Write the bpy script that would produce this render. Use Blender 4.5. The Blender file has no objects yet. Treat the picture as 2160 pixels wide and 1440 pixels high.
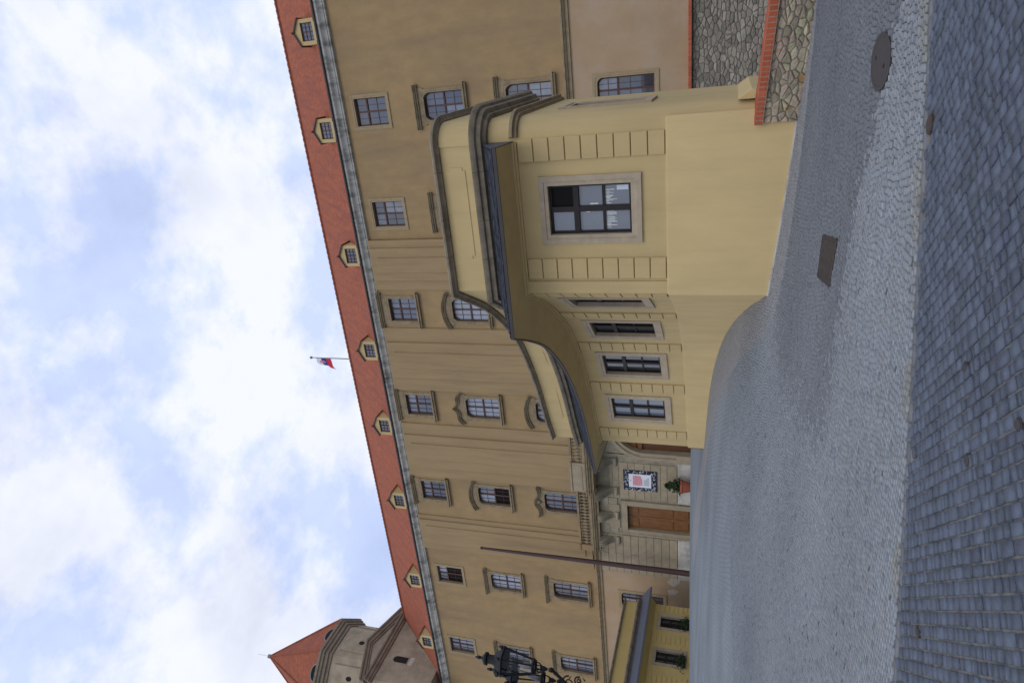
import bpy, math, random
import numpy as np
from mathutils import Vector, Matrix
R = math.radians
random.seed(7); rng = np.random.default_rng(7)
EYE = 1.6            # all heights below are measured from eye level; everything is lifted by EYE at the end
sc = bpy.context.scene
COL = sc.collection

# ------------------------------------------------------------------ camera (held upright = rolled 90 degrees)
def cam_axes(t, roll, yaw):
    cy, sy = math.cos(yaw), math.sin(yaw)
    Rz = np.array([[cy, -sy, 0], [sy, cy, 0], [0, 0, 1]])
    P = np.array([[1, 0, 0], [0, 0, -1], [0, 1, 0]])
    ct, st = math.cos(t), math.sin(t)
    Rx = np.array([[1, 0, 0], [0, ct, st], [0, -st, ct]])
    cr, sr = math.cos(roll), math.sin(roll)
    Rr = np.array([[cr, -sr, 0], [sr, cr, 0], [0, 0, 1]])
    return Rr @ Rx @ P @ Rz
RC = cam_axes(R(17.658), R(1.429), R(-23.705))
right, down, fwd = RC[0], RC[1], RC[2]
cd = bpy.data.cameras.new('camera'); cam = bpy.data.objects.new('camera', cd); COL.objects.link(cam)
cd.sensor_fit = 'HORIZONTAL'; cd.sensor_width = 36; cd.lens = 23.751
cd.clip_start = 0.05; cd.clip_end = 3000
M = Matrix.Identity(4)
for i in range(3):
    M[i][0] = down[i]; M[i][1] = right[i]; M[i][2] = -fwd[i]
M[2][3] = EYE
cam.matrix_world = M
sc.camera = cam
FPX = 1425.07
def project(p):      # eye coordinates -> photo pixels (x, y), arrays
    c = np.asarray(p) @ RC.T
    return 1080 + FPX * c[..., 1] / c[..., 2], 1440 - (720 + FPX * c[..., 0] / c[..., 2]), c[..., 2]

# ------------------------------------------------------------------ sky, sun, exposure
SUN_EL, SUN_AZ = R(46), R(168)
w = bpy.data.worlds.new('World'); sc.world = w; w.use_nodes = True
nt = w.node_tree; nt.nodes.clear()
def N(nt, t, **k):
    n = nt.nodes.new(t)
    for a, b in k.items(): setattr(n, a, b)
    return n
out = N(nt, 'ShaderNodeOutputWorld')
sky = N(nt, 'ShaderNodeTexSky', sky_type='NISHITA', sun_disc=False)
sky.sun_elevation = SUN_EL; sky.sun_rotation = SUN_AZ; sky.altitude = 200; sky.air_density = 1.0; sky.dust_density = 1.5; sky.ozone_density = 1.0
bg1 = N(nt, 'ShaderNodeBackground'); bg1.inputs[1].default_value = 0.15
nt.links.new(sky.outputs[0], bg1.inputs[0])
tc = N(nt, 'ShaderNodeTexCoord'); sx = N(nt, 'ShaderNodeSeparateXYZ'); nt.links.new(tc.outputs['Generated'], sx.inputs[0])
ad = N(nt, 'ShaderNodeMath', operation='ADD'); ad.inputs[1].default_value = 0.35
mx0 = N(nt, 'ShaderNodeMath', operation='MAXIMUM'); mx0.inputs[1].default_value = 0.0
nt.links.new(sx.outputs[2], mx0.inputs[0]); nt.links.new(mx0.outputs[0], ad.inputs[0])
dx = N(nt, 'ShaderNodeMath', operation='DIVIDE'); dy = N(nt, 'ShaderNodeMath', operation='DIVIDE')
nt.links.new(sx.outputs[0], dx.inputs[0]); nt.links.new(ad.outputs[0], dx.inputs[1])
nt.links.new(sx.outputs[1], dy.inputs[0]); nt.links.new(ad.outputs[0], dy.inputs[1])
cb = N(nt, 'ShaderNodeCombineXYZ'); nt.links.new(dx.outputs[0], cb.inputs[0]); nt.links.new(dy.outputs[0], cb.inputs[1])
cb.inputs[2].default_value = 3.3
n1 = N(nt, 'ShaderNodeTexNoise'); n1.inputs['Scale'].default_value = 3.2; n1.inputs['Detail'].default_value = 9; n1.inputs['Roughness'].default_value = .56; n1.inputs['Distortion'].default_value = .15
sv = N(nt, 'ShaderNodeMapping'); sv.inputs['Scale'].default_value = (1, 1, 1.5); sv.inputs['Location'].default_value = (.9, 1.2, .5); nt.links.new(tc.outputs['Generated'], sv.inputs[0]); nt.links.new(sv.outputs[0], n1.inputs['Vector'])
r1 = N(nt, 'ShaderNodeMapRange'); r1.inputs['From Min'].default_value = .34; r1.inputs['From Max'].default_value = .53
r1.inputs['To Min'].default_value = .72; r1.inputs['To Max'].default_value = 1.0
nt.links.new(n1.outputs['Fac'], r1.inputs['Value'])
n2 = N(nt, 'ShaderNodeTexNoise'); n2.inputs['Scale'].default_value = 5.2; n2.inputs['Detail'].default_value = 9; n2.inputs['Roughness'].default_value = .6
nt.links.new(sv.outputs[0], n2.inputs['Vector'])
cr2 = N(nt, 'ShaderNodeValToRGB'); nt.links.new(n2.outputs['Fac'], cr2.inputs[0])
cr2.color_ramp.elements[0].position = .41; cr2.color_ramp.elements[0].color = (.60, .70, 1.0, 1)
cr2.color_ramp.elements[1].position = .545; cr2.color_ramp.elements[1].color = (.86, .89, 1.0, 1)
bg2 = N(nt, 'ShaderNodeBackground'); bg2.inputs[1].default_value = 1.0
nt.links.new(cr2.outputs[0], bg2.inputs[0])
mix = N(nt, 'ShaderNodeMixShader')
nt.links.new(r1.outputs[0], mix.inputs[0]); nt.links.new(bg1.outputs[0], mix.inputs[1]); nt.links.new(bg2.outputs[0], mix.inputs[2])
nt.links.new(mix.outputs[0], out.inputs[0])
sl = bpy.data.lights.new('sun', 'SUN'); sl.energy = 0.55; sl.angle = R(25); sl.color = (1, .95, .87)
so = bpy.data.objects.new('sun', sl); COL.objects.link(so)
sd = Vector((math.sin(SUN_AZ) * math.cos(SUN_EL), math.cos(SUN_AZ) * math.cos(SUN_EL), math.sin(SUN_EL)))
so.rotation_euler = (-sd).to_track_quat('-Z', 'Y').to_euler()
sc.view_settings.view_transform = 'Standard'; sc.view_settings.look = 'None'
sc.view_settings.exposure = 0.12; sc.view_settings.gamma = 1.0

# ------------------------------------------------------------------ materials
MATS = {}
def mat(name, color, rough=.85, var=.12, scale=3.0, stretch=(1, 1, 1), bump=.0, bscale=30, dirt=None, dirt_amt=.5, dirt_scale=1.2,
        dirt_stretch=(1, 1, 1), dirt_lo=.5, dirt_hi=.7, rnd=0.0, attr=None, spec=.3, metallic=0, ior=None, coords='Object', hue=0.0):
    m = bpy.data.materials.new(name); m.use_nodes = True; t = m.node_tree
    b = t.nodes['Principled BSDF']; b.inputs['Roughness'].default_value = rough
    b.inputs['Specular IOR Level'].default_value = spec; b.inputs['Metallic'].default_value = metallic
    if ior: b.inputs['IOR'].default_value = ior
    geo = N(t, 'ShaderNodeNewGeometry'); src = geo.outputs['Position']
    def tex(sc_, st, det=6, ro=.6):
        mp = N(t, 'ShaderNodeMapping'); mp.inputs['Scale'].default_value = st
        t.links.new(src, mp.inputs[0])
        n = N(t, 'ShaderNodeTexNoise'); n.inputs['Scale'].default_value = sc_; n.inputs['Detail'].default_value = det; n.inputs['Roughness'].default_value = ro
        t.links.new(mp.outputs[0], n.inputs['Vector']); return n
    if attr:
        a = N(t, 'ShaderNodeAttribute', attribute_name=attr); base = a.outputs['Color']
    else:
        rgb = N(t, 'ShaderNodeRGB'); rgb.outputs[0].default_value = (*color, 1); base = rgb.outputs[0]
    if rnd or hue:
        oi = N(t, 'ShaderNodeObjectInfo'); hs = N(t, 'ShaderNodeHueSaturation')
        mr = N(t, 'ShaderNodeMapRange'); mr.inputs['To Min'].default_value = 1 - rnd; mr.inputs['To Max'].default_value = 1 + rnd
        t.links.new(oi.outputs['Random'], mr.inputs['Value']); t.links.new(mr.outputs[0], hs.inputs['Value']); t.links.new(base, hs.inputs['Color'])
        if hue:
            wn = N(t, 'ShaderNodeTexWhiteNoise', noise_dimensions='1D'); t.links.new(oi.outputs['Random'], wn.inputs['W'])
            m2 = N(t, 'ShaderNodeMapRange'); m2.inputs['To Min'].default_value = .5 - hue; m2.inputs['To Max'].default_value = .5 + hue
            t.links.new(wn.outputs['Value'], m2.inputs['Value']); t.links.new(m2.outputs[0], hs.inputs['Hue'])
        base = hs.outputs[0]
    if var:
        n = tex(scale, stretch); mr = N(t, 'ShaderNodeMapRange'); mr.inputs['From Min'].default_value = .25; mr.inputs['From Max'].default_value = .75
        mr.inputs['To Min'].default_value = 1 - var; mr.inputs['To Max'].default_value = 1 + var; t.links.new(n.outputs['Fac'], mr.inputs['Value'])
        mm = N(t, 'ShaderNodeVectorMath', operation='SCALE'); t.links.new(base, mm.inputs[0]); t.links.new(mr.outputs[0], mm.inputs['Scale']); base = mm.outputs[0]
    if dirt:
        n = tex(dirt_scale, dirt_stretch, 8, .65); mr = N(t, 'ShaderNodeMapRange'); mr.inputs['From Min'].default_value = dirt_lo; mr.inputs['From Max'].default_value = dirt_hi
        mr.inputs['To Max'].default_value = dirt_amt; t.links.new(n.outputs['Fac'], mr.inputs['Value'])
        mxn = N(t, 'ShaderNodeMix', data_type='RGBA'); t.links.new(mr.outputs[0], mxn.inputs[0]); t.links.new(base, mxn.inputs[6]); mxn.inputs[7].default_value = (*dirt, 1); base = mxn.outputs[2]
    t.links.new(base, b.inputs['Base Color'])
    if bump:
        n = tex(bscale, (1, 1, 1), 5, .6); bp = N(t, 'ShaderNodeBump'); bp.inputs['Strength'].default_value = bump; bp.inputs['Distance'].default_value = .02
        t.links.new(n.outputs['Fac'], bp.inputs['Height']); t.links.new(bp.outputs[0], b.inputs['Normal'])
    MATS[name] = m; return m
mat('plaster', (.345, .235, .114), var=.12, scale=1.6, stretch=(1, 1, .6), bump=.3, bscale=14, dirt=(.25, .18, .105), dirt_amt=.75, dirt_scale=.55, dirt_stretch=(1.6, 1, .35), dirt_lo=.44, dirt_hi=.7)
mat('plaster_pilaster', (.35, .246, .126), var=.07, scale=.6, stretch=(1, 1, .3), bump=.2, bscale=14, dirt=(.22, .165, .1), dirt_amt=.5, dirt_scale=1.3, dirt_stretch=(2.2, 1, .22), dirt_lo=.45, dirt_hi=.72)
mat('plaster_lower', (.40, .28, .165), var=.12, scale=.6, stretch=(1, 1, .6), bump=.25, bscale=12, dirt=(.42, .32, .225), dirt_amt=.8, dirt_scale=.55, dirt_lo=.45, dirt_hi=.62)
mat('plaster_patch', (.47, .42, .35), var=.2, scale=6, bump=.3)
mat('cream', (.545, .415, .20), var=.085, scale=1.4, stretch=(1, 1, .5), bump=.06, bscale=40, dirt=(.40, .31, .165), dirt_amt=.45, dirt_scale=1.3, dirt_stretch=(2.2, 2.2, .2), dirt_lo=.46, dirt_hi=.78)
mat('cream_left', (.58, .43, .165), var=.07, scale=.9, bump=.06, bscale=40)
mat('trim', (.29, .225, .135), var=.18, scale=3, bump=.3, bscale=25, dirt=(.125, .1, .065), dirt_amt=.6, dirt_scale=2.2, dirt_lo=.46, dirt_hi=.68)
mat('frame_stone', (.44, .36, .255), var=.12, scale=4, bump=.25, bscale=60, dirt=(.32, .255, .18), dirt_amt=.5, dirt_scale=5, dirt_lo=.5, dirt_hi=.7, rnd=.05)
mat('coping', (.235, .195, .138), var=.2, scale=4, bump=.3, bscale=40, dirt=(.11, .095, .07), dirt_amt=.7, dirt_scale=2.4, dirt_lo=.45, dirt_hi=.66)
mat('cornice_stain', (.49, .47, .42), var=.18, scale=2.2, stretch=(1, 1, .4), bump=.3, bscale=12, dirt=(.09, .08, .065), dirt_amt=.85, dirt_scale=1.6, dirt_stretch=(1.2, .6, .5), dirt_lo=.47, dirt_hi=.68)
mat('gutter_metal', (.05, .045, .045), rough=.5, var=.2)
mat('roof_tile', (.29, .083, .04), var=.32, scale=3.2, stretch=(1.5, 1, 1), dirt=(.2, .066, .047), dirt_amt=.8, dirt_scale=.7, dirt_stretch=(4, .5, .5), dirt_lo=.42, dirt_hi=.7, bump=.4, bscale=30, rnd=.1)
mat('tower_plaster', (.39, .32, .225), var=.12, scale=.8, bump=.3, bscale=10, dirt=(.18, .14, .095), dirt_amt=.6, dirt_scale=.9, dirt_lo=.42, dirt_hi=.7)
mat('tower_trim', (.26, .21, .155), var=.15, scale=3, dirt=(.13, .11, .09), dirt_amt=.6)
mat('copper', (.16, .27, .27), rough=.6, var=.2)
mat('wood', (.095, .045, .034), rough=.6, var=.2, scale=4, stretch=(6, 6, 1))
mat('wood_black', (.018, .013, .012), rough=.45, var=.2)
mat('door_wood', (.215, .1, .034), rough=.5, var=.35, scale=3, stretch=(9, 9, .6), dirt=(.13, .05, .02), dirt_amt=.8, dirt_scale=2, dirt_stretch=(6, 6, .7), dirt_lo=.4, dirt_hi=.7)
mat('door_wood_dark', (.12, .05, .022), rough=.5, var=.35, scale=3, stretch=(9, 9, .6))
mat('glass', (.075, .09, .125), rough=.06, var=.25, scale=1.1, spec=.9, ior=1.6, rnd=.35)
mat('glass_curtain', (.27, .30, .36), rough=.12, var=.22, scale=6, stretch=(5, 5, .4), spec=.7, ior=1.6, rnd=.15)
mat('glass_mid', (.17, .195, .24), rough=.07, var=.3, scale=2.5, spec=.9, ior=1.6, rnd=.3)
mat('glass_deep', (.04, .05, .075), rough=.06, var=.3, scale=1.3, spec=.9, ior=1.6, rnd=.3)
mat('glass_dark', (.006, .005, .005), rough=.4, var=0, spec=.1)
mat('glass_front', (.12, .145, .185), rough=.08, var=.12, scale=1.3, spec=.8, ior=1.6, rnd=.1)
mat('glass_wing', (.02, .025, .03), rough=.05, var=.3, scale=3, spec=.9, ior=1.6, rnd=.3)
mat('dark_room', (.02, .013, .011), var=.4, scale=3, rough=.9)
mat('lettering', (.75, .78, .75), var=.1)
mat('paper', (.62, .68, .76), var=.05)
mat('slate', (.105, .115, .145), rough=.55, var=.2, scale=5, bump=.2, bscale=40, attr=None)
mat('lead', (.06, .065, .08), rough=.5, var=.15)
mat('portal_stone', (.36, .295, .195), var=.12, scale=2.5, bump=.25, bscale=25, dirt=(.24, .2, .14), dirt_amt=.6, dirt_scale=1.5, dirt_lo=.45, dirt_hi=.68, rnd=.07)
mat('portal_stone_grey', (.33, .29, .205), var=.15, scale=2.5, bump=.25, bscale=25, dirt=(.17, .155, .115), dirt_amt=.7, dirt_scale=1.5, dirt_lo=.42, dirt_hi=.66)
mat('white_stone', (.52, .49, .43), var=.15, scale=2, dirt=(.31, .285, .235), dirt_amt=.7, dirt_scale=1.5, dirt_lo=.48, dirt_hi=.62)
mat('brick', (.42, .1, .046), var=.18, scale=12, bump=.3, bscale=60, rnd=.16)
mat('mortar', (.40, .355, .29), var=.15, scale=10, bump=.4, bscale=50)
mat('mortar_brick', (.34, .2, .14), var=.2, scale=10, bump=.4, bscale=50)
mat('mortar_dark', (.23, .205, .165), var=.2, scale=8, bump=.4, bscale=40)
mat('rubble', (.345, .295, .21), var=.35, scale=11, bump=.9, bscale=22, rnd=.3, hue=.035, dirt=(.33, .16, .045), dirt_amt=.75, dirt_scale=3.2, dirt_lo=.55, dirt_hi=.66)
mat('rubble_grey', (.275, .245, .195), var=.35, scale=7, bump=.9, bscale=14, rnd=.32, hue=.025)
mat('sett', (.074, .092, .125), rough=.6, var=.16, scale=14, bump=.35, bscale=60, rnd=.26, spec=.45, hue=.012, dirt=(.13, .14, .16), dirt_amt=.4, dirt_scale=18, dirt_lo=.52, dirt_hi=.7)
mat('sett_attr', (.1, .1, .1), rough=.6, var=.16, scale=14, bump=.35, bscale=60, spec=.45, attr='Col', dirt=(.13, .14, .16), dirt_amt=.4, dirt_scale=18, dirt_lo=.52, dirt_hi=.7)
mat('mosaic', (.3, .3, .3), rough=.75, var=.14, scale=25, attr='Col', spec=.3)
mat('joint_sand', (.175, .168, .15), rough=.95, var=.25, scale=8, bump=.5, bscale=90, dirt=(.07, .075, .08), dirt_amt=.8, dirt_scale=3, dirt_lo=.45, dirt_hi=.6)
mat('joint_dark', (.085, .085, .085), rough=.95, var=.25, scale=8, dirt=(.15, .135, .105), dirt_amt=.7, dirt_scale=2, dirt_lo=.55, dirt_hi=.65)
mat('frame_plain', (.345, .265, .155), var=.1, scale=4, bump=.25, bscale=60, dirt=(.25, .19, .115), dirt_amt=.5, dirt_scale=3)
mat('slate_attr', (.1, .1, .1), rough=.7, var=.15, scale=9, attr='Col', spec=.2)
mat('apron', (.26, .262, .268), rough=.85, var=.16, scale=14, bump=.5, bscale=45, dirt=(.19, .19, .195), dirt_amt=.7, dirt_scale=9, dirt_lo=.45, dirt_hi=.6)
mat('iron', (.055, .052, .056), rough=.55, var=.2, scale=20, bump=.3, bscale=120, metallic=.3)
mat('rust_iron', (.055, .042, .036), rough=.75, var=.35, scale=12, bump=.5, bscale=90, dirt=(.075, .05, .038), dirt_amt=.6, dirt_scale=8)
mat('black_iron', (.008, .008, .010), rough=.55, var=.1, spec=.25)
mat('pole_red', (.066, .036, .033), rough=.5, var=.15, scale=4, stretch=(1, 1, .3))
mat('terracotta', (.38, .11, .06), var=.1, scale=5)
mat('leaf', (.036, .062, .02), rough=.6, var=.35, scale=9, rnd=.2)
mat('flag_white', (.75, .75, .78), var=.03); mat('flag_blue', (.03, .06, .32), var=.05); mat('flag_red', (.6, .04, .06), var=.05)
mat('steel', (.2, .2, .22), rough=.4, var=.05, metallic=.5)
mat('poster_white', (.72, .74, .78), var=.03); mat('poster_red', (.66, .06, .07), var=.05); mat('poster_ink', (.025, .028, .045), var=.1)
def glass_clear():
    m = bpy.data.materials.new('lantern_glass'); m.use_nodes = True; t = m.node_tree; t.nodes.clear()
    o = N(t, 'ShaderNodeOutputMaterial'); tr = N(t, 'ShaderNodeBsdfTransparent'); tr.inputs[0].default_value = (.97, .98, .98, 1)
    gl = N(t, 'ShaderNodeBsdfGlossy'); gl.inputs['Roughness'].default_value = .05; mxs = N(t, 'ShaderNodeMixShader'); mxs.inputs[0].default_value = .08
    t.links.new(tr.outputs[0], mxs.inputs[1]); t.links.new(gl.outputs[0], mxs.inputs[2]); t.links.new(mxs.outputs[0], o.inputs[0]); MATS['lantern_glass'] = m
glass_clear()
def paving_mat():   # far paving: rows of small stones, colour from the stones' own attribute
    m = bpy.data.materials.new('paving'); m.use_nodes = True; t = m.node_tree; b = t.nodes['Principled BSDF']; b.inputs['Roughness'].default_value = .8; b.inputs['Specular IOR Level'].default_value = .25
    geo = N(t, 'ShaderNodeNewGeometry'); a = N(t, 'ShaderNodeAttribute', attribute_name='Col')
    nz = N(t, 'ShaderNodeTexNoise'); nz.inputs['Scale'].default_value = .35; nz.inputs['Detail'].default_value = 2
    t.links.new(geo.outputs['Position'], nz.inputs['Vector'])
    vs = N(t, 'ShaderNodeVectorMath', operation='SCALE'); vs.inputs['Scale'].default_value = .7; t.links.new(nz.outputs['Color'], vs.inputs[0])
    va = N(t, 'ShaderNodeVectorMath', operation='ADD'); t.links.new(geo.outputs['Position'], va.inputs[0]); t.links.new(vs.outputs[0], va.inputs[1])
    br = N(t, 'ShaderNodeTexBrick'); br.inputs['Scale'].default_value = 1; br.inputs['Brick Width'].default_value = .15; br.inputs['Row Height'].default_value = .11; br.inputs['Mortar Size'].default_value = .02
    br.inputs['Color1'].default_value = (1.08, 1.08, 1.08, 1); br.inputs['Color2'].default_value = (.9, .9, .9, 1); br.inputs['Mortar'].default_value = (.72, .72, .72, 1)
    t.links.new(va.outputs[0], br.inputs['Vector'])
    mu = N(t, 'ShaderNodeMix', data_type='RGBA', blend_type='MULTIPLY'); mu.inputs[0].default_value = 1; t.links.new(a.outputs['Color'], mu.inputs[6]); t.links.new(br.outputs['Color'], mu.inputs[7])
    n3 = N(t, 'ShaderNodeTexNoise'); n3.inputs['Scale'].default_value = .5; n3.inputs['Detail'].default_value = 6; mp = N(t, 'ShaderNodeMapping'); mp.inputs['Scale'].default_value = (.5, 1.6, 1)
    t.links.new(geo.outputs['Position'], mp.inputs[0]); t.links.new(mp.outputs[0], n3.inputs['Vector'])
    mr = N(t, 'ShaderNodeMapRange'); mr.inputs['From Min'].default_value = .3; mr.inputs['From Max'].default_value = .7; mr.inputs['To Min'].default_value = .84; mr.inputs['To Max'].default_value = 1.16; t.links.new(n3.outputs['Fac'], mr.inputs['Value'])
    mm = N(t, 'ShaderNodeVectorMath', operation='SCALE'); t.links.new(mu.outputs[2], mm.inputs[0]); t.links.new(mr.outputs[0], mm.inputs['Scale']); t.links.new(mm.outputs[0], b.inputs['Base Color'])
    bp = N(t, 'ShaderNodeBump'); bp.inputs['Strength'].default_value = .5; bp.inputs['Distance'].default_value = .01; t.links.new(br.outputs['Fac'], bp.inputs['Height']); bp.invert = True; t.links.new(bp.outputs[0], b.inputs['Normal'])
    MATS['paving'] = m
paving_mat()

# ------------------------------------------------------------------ mesh helpers
class MB:
    def __init__(s): s.v = []; s.f = []
    def quad_strip(s, rows, close=False):
        n = len(rows[0]); b = len(s.v)
        for r in rows: s.v += [tuple(p) for p in r]
        for i in range(len(rows) - 1):
            for j in range(n if close else n - 1):
                k = (j + 1) % n
                s.f.append((b + i * n + j, b + i * n + k, b + (i + 1) * n + k, b + (i + 1) * n + j))
        return s
    def box(s, x0, x1, y0, y1, z0, z1):
        b = len(s.v)
        s.v += [(x0, y0, z0), (x1, y0, z0), (x1, y1, z0), (x0, y1, z0), (x0, y0, z1), (x1, y0, z1), (x1, y1, z1), (x0, y1, z1)]
        s.f += [tuple(b + i for i in q) for q in ((0, 3, 2, 1), (4, 5, 6, 7), (0, 1, 5, 4), (1, 2, 6, 5), (2, 3, 7, 6), (3, 0, 4, 7))]
        return s
    def bbox(s, x0, x1, y0, y1, z0, z1, c):   # box whose front (y0) edges are chamfered by c
        b = len(s.v)
        s.v += [(x0, y1, z0), (x1, y1, z0), (x1, y1, z1), (x0, y1, z1), (x0, y0 + c, z0), (x1, y0 + c, z0), (x1, y0 + c, z1), (x0, y0 + c, z1),
                (x0 + c, y0, z0 + c), (x1 - c, y0, z0 + c), (x1 - c, y0, z1 - c), (x0 + c, y0, z1 - c)]
        for i in range(4):
            j = (i + 1) % 4
            s.f += [(b + i, b + j, b + 4 + j, b + 4 + i), (b + 4 + i, b + 4 + j, b + 8 + j, b + 8 + i)]
        s.f += [(b + 8, b + 9, b + 10, b + 11)]
        return s
    def poly(s, pts):
        b = len(s.v); s.v += [tuple(p) for p in pts]; s.f.append(tuple(range(b, b + len(pts)))); return s
    def prism_xz(s, pts, y0, y1):       # polygon in x,z extruded in y
        b = len(s.v); n = len(pts)
        s.v += [(x, y0, z) for x, z in pts] + [(x, y1, z) for x, z in pts]
        s.f += [tuple(range(b, b + n)), tuple(range(b + 2 * n - 1, b + n - 1, -1))] + [(b + i, b + (i + 1) % n, b + n + (i + 1) % n, b + n + i) for i in range(n)]
        return s
    def prism_yz(s, pts, x0, x1):
        b = len(s.v); n = len(pts)
        s.v += [(x0, y, z) for y, z in pts] + [(x1, y, z) for y, z in pts]
        s.f += [tuple(range(b, b + n)), tuple(range(b + 2 * n - 1, b + n - 1, -1))] + [(b + i, b + (i + 1) % n, b + n + (i + 1) % n, b + n + i) for i in range(n)]
        return s
    def prism_xy(s, pts, z0, z1):
        b = len(s.v); n = len(pts)
        s.v += [(x, y, z0) for x, y in pts] + [(x, y, z1) for x, y in pts]
        s.f += [tuple(range(b, b + n)), tuple(range(b + 2 * n - 1, b + n - 1, -1))] + [(b + i, b + (i + 1) % n, b + n + (i + 1) % n, b + n + i) for i in range(n)]
        return s
    def lathe(s, prof, cx=0, cy=0, n=16, cap=True):
        rows = [[(cx + r * math.cos(2 * math.pi * k / n), cy + r * math.sin(2 * math.pi * k / n), z) for k in range(n)] for r, z in prof]
        s.quad_strip(rows, True)
        if cap:
            s.poly(rows[0][::-1]); s.poly(rows[-1])
        return s
    def tube(s, pts, r, n=6):
        pts = [Vector(p) for p in pts]; rows = []
        up = Vector((0, 0, 1))
        for i, p in enumerate(pts):
            d = (pts[min(i + 1, len(pts) - 1)] - pts[max(i - 1, 0)]).normalized()
            a = d.cross(up if abs(d.z) < .95 else Vector((1, 0, 0))).normalized(); c = d.cross(a)
            rr = r[i] if isinstance(r, (list, tuple)) else r
            rows.append([p + a * rr * math.cos(2 * math.pi * k / n) + c * rr * math.sin(2 * math.pi * k / n) for k in range(n)])
        s.quad_strip(rows, True); s.poly(rows[0][::-1]); s.poly(rows[-1]); return s
    def mesh(s, name, m, smooth=True):
        me = bpy.data.meshes.new(name); me.from_pydata([tuple(map(float, p)) for p in s.v], [], s.f); me.materials.append(MATS[m])
        me.validate(); 
        if smooth:
            me.polygons.foreach_set('use_smooth', [True] * len(me.polygons)); me.set_sharp_from_angle(angle=R(32))
        return me
    def build(s, name, m, parent=None, loc=None, rz=0, smooth=True):
        return link(name, s.mesh(name, m, smooth), parent, loc, rz)
def wloc(o):
    return Vector(o.get('_w', (0, 0, 0)))
def link(name, me, parent=None, loc=None, rz=0):
    """loc: place in eye coordinates (None = vertices are already there). Children of a placed part inherit its frame."""
    o = bpy.data.objects.new(name, me); COL.objects.link(o)
    if parent is None:
        o.location = loc or (0, 0, 0)
    else:
        o.parent = parent
        if parent.parent is not None and loc is None: o.location = (0, 0, 0) if parent.get('_placed') else (0, 0, 0)
        elif parent.parent is not None: o.location = loc
        else: o.location = Vector(loc or (0, 0, 0)) - Vector(parent.location)
    o.rotation_euler = (0, 0, rz)
    return o
def thing(name, label, cat, loc, group=None):
    o = bpy.data.objects.new(name, None); COL.objects.link(o); o.location = loc; o.empty_display_size = .2
    o['label'] = label; o['category'] = cat
    if group: o['group'] = group
    return o
def tag(o, label, cat, group=None):
    o['label'] = label; o['category'] = cat
    if group: o['group'] = group
    return o

# ------------------------------------------------------------------ ground
CP = np.array([(0,0,-1.6),(-1.7,15,-1.2),(-5.2,15,-.83),(-6.43,17.12,-.42),(-7.3,18.3,-.12),(-8.6,19.7,.2),(-9.8,20.5,.4),(-11.5,21.5,.57),(-13.9,22.6,.72),
 (-25,37.5,1.97),(-37,37.5,1.95),(-48,37.5,1.9),(-34,28,1.55),(5,13,-1.3),(-20,10,-.35),(10,0,-1.65),(-10,-8,-1.5),(10,-15,-1.8),
 (-60,60,2.2),(40,60,0.),(40,0,-1.8),(-60,0,0.3),(0,-40,-2),(-60,-40,-1),(40,-40,-2.2),(6,37,-3.2),(2,30,-2.7),(-10,37,.6),(-12,3,-1.138),(-12,6,-0.972),(-12,9,-0.746),(-12,12,-0.446),(-8,3,-1.302),(-8,6,-1.172),(-8,9,-1.001),(-8,12,-0.77),(-4.5,3,-1.43),(-4.5,6,-1.338),(-4.5,9,-1.231),(-4.5,12,-1.102),(-1.5,3,-1.509),(-1.5,6,-1.434),(-1.5,9,-1.36),(-1.5,12,-1.293),(2,3,-1.555),(2,6,-1.48),(2,9,-1.404),(2,12,-1.339),(-16,16,0.211),(-22,22,0.959),(-12,17,0.179),(-20,30,1.512),(-28,30,1.652),(0.4,13.8,-1.31),(-15,28,1.058),(-18,37.5,1.85)], float)
def tps(r): return np.where(r > 1e-9, r * r * np.log(np.maximum(r, 1e-9)), 0)
_n = len(CP); _K = tps(np.linalg.norm(CP[:, None, :2] - CP[None, :, :2], axis=2)) + np.eye(_n) * 1.0
_P = np.c_[np.ones(_n), CP[:, :2]]
_W = np.linalg.solve(np.block([[_K, _P], [_P.T, np.zeros((3, 3))]]), np.r_[CP[:, 2], 0, 0, 0])
def gz(x, y):
    x = np.asarray(x, float); y = np.asarray(y, float)
    r = np.hypot(x[..., None] - CP[:, 0], y[..., None] - CP[:, 1])
    return tps(r) @ _W[:_n] + _W[_n] + _W[_n + 1] * x + _W[_n + 2] * y
def inside(px, py, poly):
    px = np.asarray(px); py = np.asarray(py); c = np.zeros(px.shape, bool); n = len(poly)
    for i in range(n):
        x0, y0 = poly[i]; x1, y1 = poly[(i + 1) % n]
        if y0 == y1: continue
        c ^= ((y0 > py) != (y1 > py)) & (px < (x1 - x0) * (py - y0) / (y1 - y0) + x0)
    return c
B0, B1 = np.array((8.0, 9.70)), np.array((-14.0, 1.10))      # edge between big setts and small mosaic
def big_side(x, y): # >0 on the camera's side
    d = B1 - B0; return (d[0] * (np.asarray(y) - B0[1]) - d[1] * (np.asarray(x) - B0[0])) / np.linalg.norm(d)
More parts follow.
